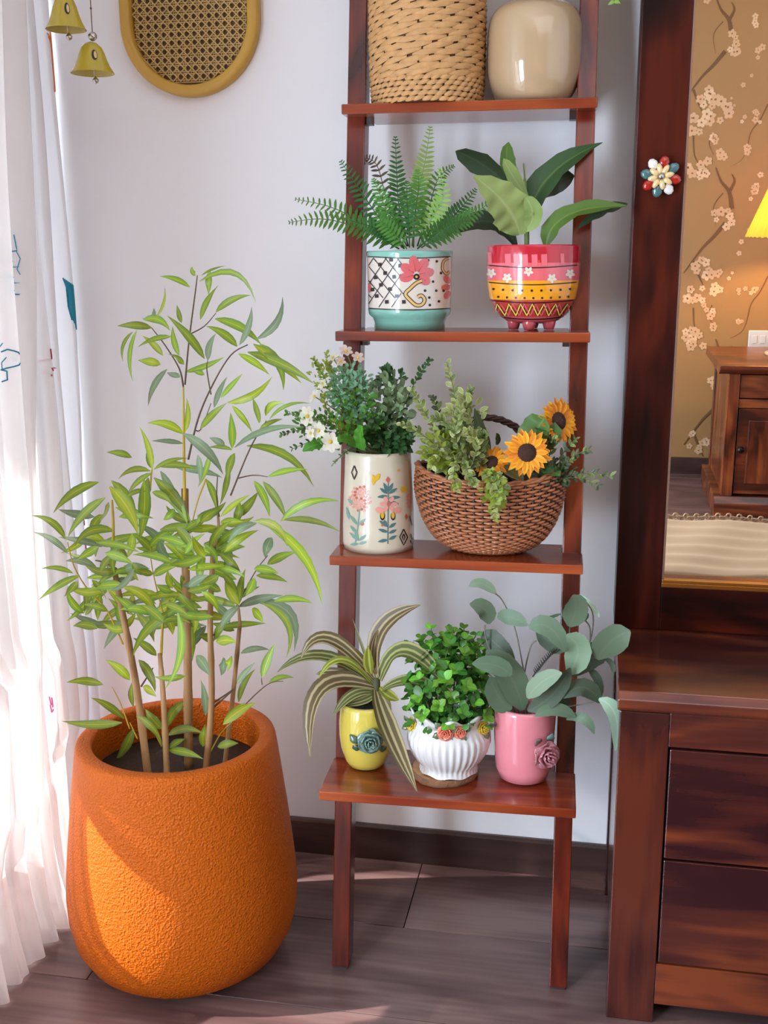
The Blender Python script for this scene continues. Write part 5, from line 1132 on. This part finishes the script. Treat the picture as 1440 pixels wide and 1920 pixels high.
for px, py, hw, nr, k, m, t in ((118, 330, 40, (-.5, -1, .2), 7, M_wht, 'largest, at the left edge of the bouquet'), (205, 428, 42, (.1, -1, -.1), 7, M_wht, 'lowest, hanging over the vase lip'), (160, 385, 34, (-.2, -1, .1), 7, M_wht, 'between the largest and the lowest'), (145, 255, 30, (-.7, -.6, .5), 6, M_wht, 'seen side-on, upper left'), (215, 105, 26, (-.4, -.6, .8), 6, M_wht, 'small, near the top of the bouquet'), (265, 80, 28, (.2, -.7, .7), 6, M_pinkw, 'blush-tinted, topmost, in front of the upright'), (310, 105, 26, (.4, -.7, .6), 6, M_pinkw, 'blush-tinted, right of the topmost'), (175, 205, 24, (-.4, -.8, .4), 6, M_wht, 'small, over the yellow-green sprigs'), (130, 395, 28, (-.6, -.8, 0), 6, M_wht, 'drooping on the left'), (245, 120, 22, (0, -.8, .6), 6, M_pinkw, 'blush-tinted, smallest')):
    c = at(*cD(px, py), Y=yv-.085+.05*(py < 300)); R = hw/2.057*mpp(c); r = empty('daisy', c, 0, 0, ('white daisy, %s' if m is M_wht else 'daisy in the floral vase, %s') % t, 'flower', 'daisies in the floral vase'); nr = V(nr).normalized(); ax = nr.orthogonal().normalized(); ay = nr.cross(ax)
    for i in range(k):
        a = 2*PI*i/k+rnd(-.1, .1); d = ax*math.cos(a)+ay*math.sin(a)
        put_leaf('petal', unit_leaf('petal', m, [(0, .3), (.3, .8), (.65, 1), (.9, .7), (1, .3)], .1), r, c+d*R*.15, c+d*R+nr*R*rnd(.05, .3), R*.66, (nr-d*.2).normalized(), c)
    mb = MB(); mb.ball(c+nr*.001, R*.2, 10); mb.build('eye', M_yc, r)
    MB().tube(bez(c, c*.5+at(*cD(*VT), Y=yv)*.5+V((0, 0, .02)), at(*cD(*VT), Y=yv), 6), .001, 5).build('stem', M_stg, r)
# ================================================================== WALL PANEL AND BELLS
M_must = mat('mustard_lacquer', srgb(196, 152, 62), .4, bump=(60, .1)); M_canew = mat('cane', srgb(196, 166, 106), .55, var=.2); M_caneb = mat('panel_back', srgb(128, 102, 66), .8)
pc = at(353, 37, Y=-.02); pr0 = 136*mpp(pc); fw_ = 21*mpp(pc); PHT = .30
PN = empty('cane_wall_panel', V((pc.x, -.002, pc.z)), label='oval wall panel of woven cane in a mustard wooden frame', cat='wall decor')
def stad(r, n=36): return [(r*math.sin(a), -r*math.cos(a)) for a in [-PI/2+PI*i/n for i in range(n+1)]]+[(-r*math.sin(a), PHT+r*math.cos(a)) for a in [-PI/2+PI*i/n for i in range(n+1)]]
rows = []
for off, y in ((0, -.001), (0, -.022), (.003, -.026), (fw_-.003, -.026), (fw_, -.022), (fw_, -.001)):
    rows.append([V((pc.x+x, y, pc.z+z)) for x, z in stad(pr0-off)])
mb = MB(); mb.grid(rows, True); mb.build('frame', M_must, PN)
ri = pr0-fw_+.001
mb = MB(); q = stad(ri); mb.add([V((pc.x+x, -.004, pc.z+z)) for x, z in q], [tuple(range(len(q)))]); mb.build('backing', M_caneb, PN, smooth=False)
def inside(x, z):
    if z < 0: return x*x+z*z < ri*ri
    if z > PHT: return x*x+(z-PHT)**2 < ri*ri
    return abs(x) < ri
st = 15.2*mpp(pc); ca = MB()
def strand(x0, z0, x1, z1, y, wd):
    k = 60; run = []
    for i in range(k+1):
        x, z = x0+(x1-x0)*i/k, z0+(z1-z0)*i/k
        if inside(x, z): run.append((x, z))
    if len(run) > 1:
        (a, b), (c, d) = run[0], run[-1]; l = math.hypot(c-a, d-b)
        if l > .004:
            nx, nz = -(d-b)/l*wd/2, (c-a)/l*wd/2
            ca.prism([(pc.x+a+nx, 0, pc.z+b+nz), (pc.x+c+nx, 0, pc.z+d+nz), (pc.x+c-nx, 0, pc.z+d-nz), (pc.x+a-nx, 0, pc.z+b-nz)], (0, y, 0), (0, y-.0012, 0))
n = int(ri/st)+2; zt = PHT+ri
for i in range(-n, n+1):
    for o in (-.14, .14):
        strand((i+o)*st, -ri, (i+o)*st, zt, -.007, st*.13)
for j in range(-n, int(zt/st)+2):
    for o in (-.14, .14): strand(-ri, (j+o)*st, ri, (j+o)*st, -.0085, st*.13)
for i in range(-2*n-int(zt/st)-4, 2*n+int(zt/st)+4):
    L_ = zt+ri
    strand(i*st+st*.5-ri, -ri, i*st+st*.5-ri+L_, -ri+L_, -.010, st*.14); strand(i*st+st*.5+ri, -ri, i*st+st*.5+ri-L_, -ri+L_, -.0115, st*.14)
o = ca.build('cane_weave', M_canew, PN, smooth=False, recalc=False); o['kind'] = 'stuff'

M_bell = mat('olive_glaze', srgb(190, 168, 52), .25, coat=.4, bump=(30, .15)); M_bellin = mat('bell_inside', srgb(196, 178, 96), .5); M_cord = mat('brown_cord', srgb(128, 92, 70), .8); M_slot = mat('bell_cutout', srgb(226, 196, 130), .6)
def bell(cx, ytop, ybot, hw, Y, label):
    P = at(cx, ytop, Y=Y); B = at(cx, ybot, Y=Y); k = mpp(P); h = P.z-B.z; c = V((B.x, Y, B.z))
    r = empty('hanging_bell', c, 0, 0, label, 'bell', 'hanging ceramic bells')
    pr = [(hw*k*f, h*t) for f, t in ((1.0, 0), (.94, .06), (.8, .22), (.68, .42), (.58, .64), (.46, .82), (.26, .95), (.05, 1))]
    tab = [(z, rr) for rr, z in pr]
    mb = MB(); ins = [(rr*.93, z*.95+.001) for rr, z in pr]
    mb.lathe(pr, c, 40); mb.build('body', M_bell, r); mb = MB(); mb.lathe(ins, c, 40); mb.build('lining', M_bellin, r)
    # the oval cut-out facing the room
    def sf(a, z, e=.0008):
        rr = interp(tab, z)+e; aa = -PI/2+a; return c+V((rr*math.cos(aa), rr*math.sin(aa), z))
    pa = Paint(lambda a, z: sf(a, z)); pa.circle('d', .62, h*.52, .20, 14, h*.17); pb_ = Paint(lambda a, z: sf(a, z, .0013)); pb_.circle('l', .67, h*.52, .10, 14, h*.12)
    pa.build('cut_out', {'d': M_blk}, r); pb_.build('cut_out_light', {'l': M_slot}, r)
    MB().ball(P+V((0, 0, 9*k)), 8.5*k, 14).build('bead', M_silver, r)
    MB().tube([P+V((0, 0, 9*k)), V((P.x, Y, 2.7))], .0009, 5).build('cord', M_cord, r)
    MB().ball(P+V((0, 0, 58*k)), 2.2*k, 8).build('knot', M_cord, r)
    MB().tube([c+V((0, 0, h*.8)), c+V((.004, 0, -.012))], .001, 5).build('clapper_cord', M_silver, r)
    cl = MB(); cl.lathe([(.001, 0), (.005, .002), (.006, .007), (.001, .013)], c+V((.005, 0, -.018)), 12); cl.build('clapper', M_silver, r)
    return r
bell(174, 78, 138, 41, -.2, 'lower right olive yellow ceramic bell on a brown cord beside the cane panel')
bell(124, -12, 56, 38, -.23, 'upper left olive yellow ceramic bell cut off by the picture edge over the curtain')

# ================================================================== WHAT THE MIRROR SHOWS
YF = FRONT
# wallpaper print: cherry branches and blossoms
M_br = mat('branch_print', srgb(104, 70, 36), .6); M_fl = mat('blossom_print', srgb(196, 158, 118), .6); M_fl2 = mat('pale_blossom_print', srgb(208, 174, 136), .6); M_fc = mat('blossom_heart_print', srgb(140, 92, 52), .6)
pw_ = Paint(lambda x, z: V((x, YF+.0012+LIFT[0]*.3, z))); pw2 = Paint(lambda x, z: V((x, YF+.0034, z)))
def wp(px, py): p = atm(px, py, Y=YF); return p.x, p.z
kx_ = abs(wp(1400, 400)[0]-wp(1300, 400)[0])/100
random.seed(21)
def cluster(px, py, n, sp, rr):
    for i in range(n):
        a = rnd(0, 2*PI); d = sp*math.sqrt(rnd(0, 1)); x, z = wp(px+d*math.cos(a), py+d*math.sin(a)*1.1)
        if z < .1: continue
        r = rr*rnd(.6, 1.1)*kx_; pw_.flower('f' if rnd(0, 1) < .6 else 'w', x, z, r, 5, None, rnd(0, 6), .7); pw2.circle('h', x, z, r*.2, 6)
def branch(pts, wd):
    pw_.line('b', [(p.x, p.y) for p in smooth_path([(*wp(*q), 0) for q in pts], 6)], wd*kx_, True)
for oy in (0, 322, 644):
    for pts, wd in (([(1372, 70), (1367, 38), (1352, 18), (1342, -8)], 9), ([(1367, 38), (1377, 18), (1372, 4)], 7), ([(1360, 96), (1338, 122), (1318, 142), (1300, 165), (1282, 190)], 8), ([(1300, 168), (1310, 195), (1318, 212)], 5), ([(1356, 40), (1338, 65), (1342, 100)], 2), ([(1440, 195), (1425, 225), (1408, 248), (1400, 280), (1390, 300), (1370, 312)], 2.5), ([(1300, 255), (1302, 290), (1312, 310)], 3), ([(1335, 250), (1330, 270), (1338, 290)], 2.5)):
        branch([(x, y+oy) for x, y in pts], wd)
    for px, py, n, sp, rr in ((1368, 82, 7, 20, 9), (1328, 185, 7, 20, 9), (1350, 205, 7, 20, 10), (1315, 232, 8, 22, 10), (1340, 260, 5, 14, 8), (1305, 315, 7, 20, 9), (1352, 293, 3, 7, 9), (1425, 40, 3, 14, 6), (1424, 100, 3, 12, 6), (1398, 145, 2, 14, 5), (1402, 280, 3, 8, 6), (1420, 215, 5, 14, 6), (1395, 225, 2, 6, 5), (1330, -8, 5, 16, 9), (1375, 192, 2, 10, 4), (1435, 330, 3, 14, 6), (1412, 350, 3, 10, 6)):
        cluster(px-oy*.035, py+oy, n, sp, rr)
for b_ in (pw_, pw2): b_.build('blossom_print', {'b': M_br, 'f': M_fl, 'w': M_fl2, 'h': M_fc}, wf)
for o in wf.children: o['kind'] = 'stuff'
# nightstand
NSF = -3.131; NX0 = .60; NX1 = 1.12; NT = .695
M_nX = wood('walnut_across', srgb(54, 20, 10), srgb(98, 42, 20), srgb(138, 70, 34), 'X', .3, .2); M_nZ = wood('walnut_upright', srgb(60, 22, 11), srgb(106, 46, 21), srgb(146, 76, 36), 'Z', .3, .2)
NS = empty('nightstand', V(((NX0+NX1)/2, NSF-.3, 0)), label='small wooden nightstand with a drawer and panelled door, seen in the mirror', cat='nightstand')
def nb(name, a, b, m, p=None, bv=.003): return MB().box(a, b).build(name, m, p or NS, smooth=False, bevel=bv)
NB = -3.75
tpm = MB(); tpm.prism([(0, NSF+.03, NT), (0, NSF+.03, NT-.018), (0, NSF+.005, NT-.04), (0, NB, NT-.04), (0, NB, NT)], (NX0-.045, 0, 0), (NX1+.045, 0, 0)); tpm.build('top', M_nX, NS, smooth=False, bevel=.003)
for xa in (NX0, NX1-.05): nb('post', (xa, NSF-.05, .09), (xa+.05, NSF, NT-.04), M_nZ); nb('post', (xa, NB+.002, .09), (xa+.05, NB+.05, NT-.04), M_nZ)
for xa in (NX0+.006, NX1-.026): nb('side_panel', (xa, NB+.05, .09), (xa+.02, NSF-.05, NT-.04), M_nZ)
bs_ = MB(); bs_.prism([(0, NSF+.03, 0), (0, NSF+.03, .06), (0, NSF+.004, .09), (0, NB, .09), (0, NB, 0)], (NX0-.03, 0, 0), (NX1+.03, 0, 0)); bs_.build('plinth', M_nX, NS, smooth=False, bevel=.003)
nb('rail', (NX0+.05, NSF-.045, .5), (NX1-.05, NSF-.006, .54), M_nX); nb('back_panel', (NX0+.05, NB+.05, .1), (NX1-.05, NB+.06, NT-.05), M_nX)
nd = nb('drawer', (NX0+.053, NSF-.3, .545), (NX1-.053, NSF-.006, NT-.045), M_nX); kb = MB().ball(((NX0+NX1)/2, NSF+.012, .6), .015, 12); kb.build('knob', M_knobm, nd)
for xx in (NX0+.055, NX1-.055-.2):
    d = nb('door', (xx, NSF-.03, .1), (xx+.2, NSF-.008, .497), M_nX)
    nb('door_panel', (xx+.045, NSF-.008, .15), (xx+.155, NSF+.001, .445), M_nZ, d, .006)
    MB().ball((xx+.018 if xx < .8 else xx+.182, NSF+.008, .31), .016, 12).build('knob', M_knobm, d)
# table lamp
lp = atm(1452, 640, Y=-3.47); lx = lp.x+.03; LZ = NT+.0005
LM = empty('table_lamp', V((lx, -3.47, LZ)), label='table lamp with a glowing pleated yellow shade, seen at the mirror edge', cat='lamp')
M_crys = mat('amber_glass', srgb(222, 196, 140), .08, spec=.8, coat=.8); M_shade = leafmat('pleated_shade', srgb(214, 146, 44), None, None, .7, .26, var=0)
mb = MB(); mb.lathe([(.001, 0), (.07, 0), (.07, .012), (.045, .022), (.02, .04), (.026, .07), (.05, .14), (.058, .22), (.05, .29), (.026, .33), (.015, .36), (.012, .44), (.001, .44)], V((lx, -3.47, LZ)), 36, 0, lambda a, z: 1+(.04*math.sin(12*a) if .05 < z < .34 else 0)); mb.build('base', M_crys, LM)
sh = MB(); n = 160; r0, r1 = .185, .085; z0, z1 = 1.235, 1.50
sh.grid([[V((lx+(r0+(r1-r0)*t)*(1+.06*((j % 4) in (0, 1)))*math.cos(2*PI*j/n), -3.47+(r0+(r1-r0)*t)*(1+.06*((j % 4) in (0, 1)))*math.sin(2*PI*j/n), z0+(z1-z0)*t)) for j in range(n)] for t in (0, .5, 1)], True)
sh.build('lamp_shade', M_shade, LM, recalc=False)
tb = MB().tube([V((lx+r0*1.02*math.cos(2*PI*j/48), -3.47+r0*1.02*math.sin(2*PI*j/48), z0)) for j in range(49)], .004, 6); tb.build('shade_trim', mat('shade_trim', srgb(120, 86, 40), .6), LM)
MB().tube([V((lx, -3.47, LZ+.43)), V((lx, -3.47, z1-.02))], .005, 8).build('stem', M_brass, LM)
sp3 = MB()
for a in range(3): sp3.tube([V((lx, -3.47, z1-.02)), V((lx+r1*math.cos(a*2.1), -3.47+r1*math.sin(a*2.1), z1-.005))], .002, 5)
sp3.build('spider', M_brass, LM)
bl = bpy.data.lights.new('lamp_bulb_light', 'POINT'); bl.energy = 24; bl.color = (1, .60, .22); bl.shadow_soft_size = .03
bo_ = bpy.data.objects.new('lamp_bulb_light', bl); C.objects.link(bo_); bo_.location = (lx, -3.47, 1.36)
me, nt, p = new_mat('bulb_glow'); p.inputs['Emission Color'].default_value = (1, .75, .4, 1); p.inputs['Emission Strength'].default_value = 6
# socket on the papered wall
sk = atm(1422, 636, Y=YF)
SO = empty('wall_socket', V((sk.x, YF, sk.z)), label='white square socket plate on the flowered wallpaper beside the lamp', cat='socket')
MB().box((sk.x-.05, YF+.0022, sk.z-.045), (sk.x+.05, YF+.010, sk.z+.045)).build('plate', M_alu, SO, smooth=False, bevel=.003)
for dx in (-.02, .02): MB().box((sk.x+dx-.012, YF+.010, sk.z-.02), (sk.x+dx+.012, YF+.013, sk.z+.02)).build('switch', M_alu, SO, smooth=False, bevel=.001)
# bed with white quilt
M_quilt = mat('white_quilt', srgb(188, 158, 124), .85, bump=(40, .3))
bz = .385
BX0, BX1, BY0, BY1 = -.15, 2.1, -1.74, -1.12
BE = empty('bed', V(((BX0+BX1)/2, (BY0+BY1)/2, 0)), label='low bed under a white quilt with lace edge seen in the mirror', cat='bed')
MB().box((BX0+.03, BY0+.03, .06), (BX1-.03, BY1-.03, .2)).build('base', M_nX, BE, smooth=False, bevel=.01)
MB().box((BX0+.02, BY0+.02, .2), (BX1-.02, BY1-.02, bz-.012)).build('mattress', M_quilt, BE, smooth=False, bevel=.03)
for xa in (BX0+.05, BX1-.1):
    for ya in (BY0+.05, BY1-.1): MB().box((xa, ya, 0), (xa+.05, ya+.05, .07)).build('leg', M_nZ, BE, smooth=False)
qn = MB(); nx, ny = 120, 60
def qz(x, y):
    e = max(BX0+.04-x, x-BX1+.04, BY0+.04-y, y-BY1+.04, 0)
    return bz+.004*math.sin(y*62+.6*math.sin(x*6))+.003*math.sin(x*23+y*9)-max(0, e)*3.2
qn.grid([[V((x, y, qz(x, y))) for x in [BX0-.0+(BX1-BX0)*i/nx for i in range(nx+1)]] for y in [BY0+(BY1-BY0)*j/ny for j in range(ny+1)]])
qn.build('quilt', M_quilt, BE)
lc = MB()
for i in range(64):
    x = BX0+.03+i*.0345
    for dx, dy, r in ((0, 0, .014), (.012, -.016, .008), (-.012, -.016, .008), (0, -.026, .007)):
        lc.tube([V((x+dx+r*math.cos(2*PI*j/8), BY0+.012+dy*.5, qz(x, BY0+.03)+.006-dy*.9+r*math.sin(2*PI*j/8)+.006)) for j in range(9)], .0028, 4, cap=False)
o = lc.build('lace_edge', M_quilt, BE); o['kind'] = 'stuff'
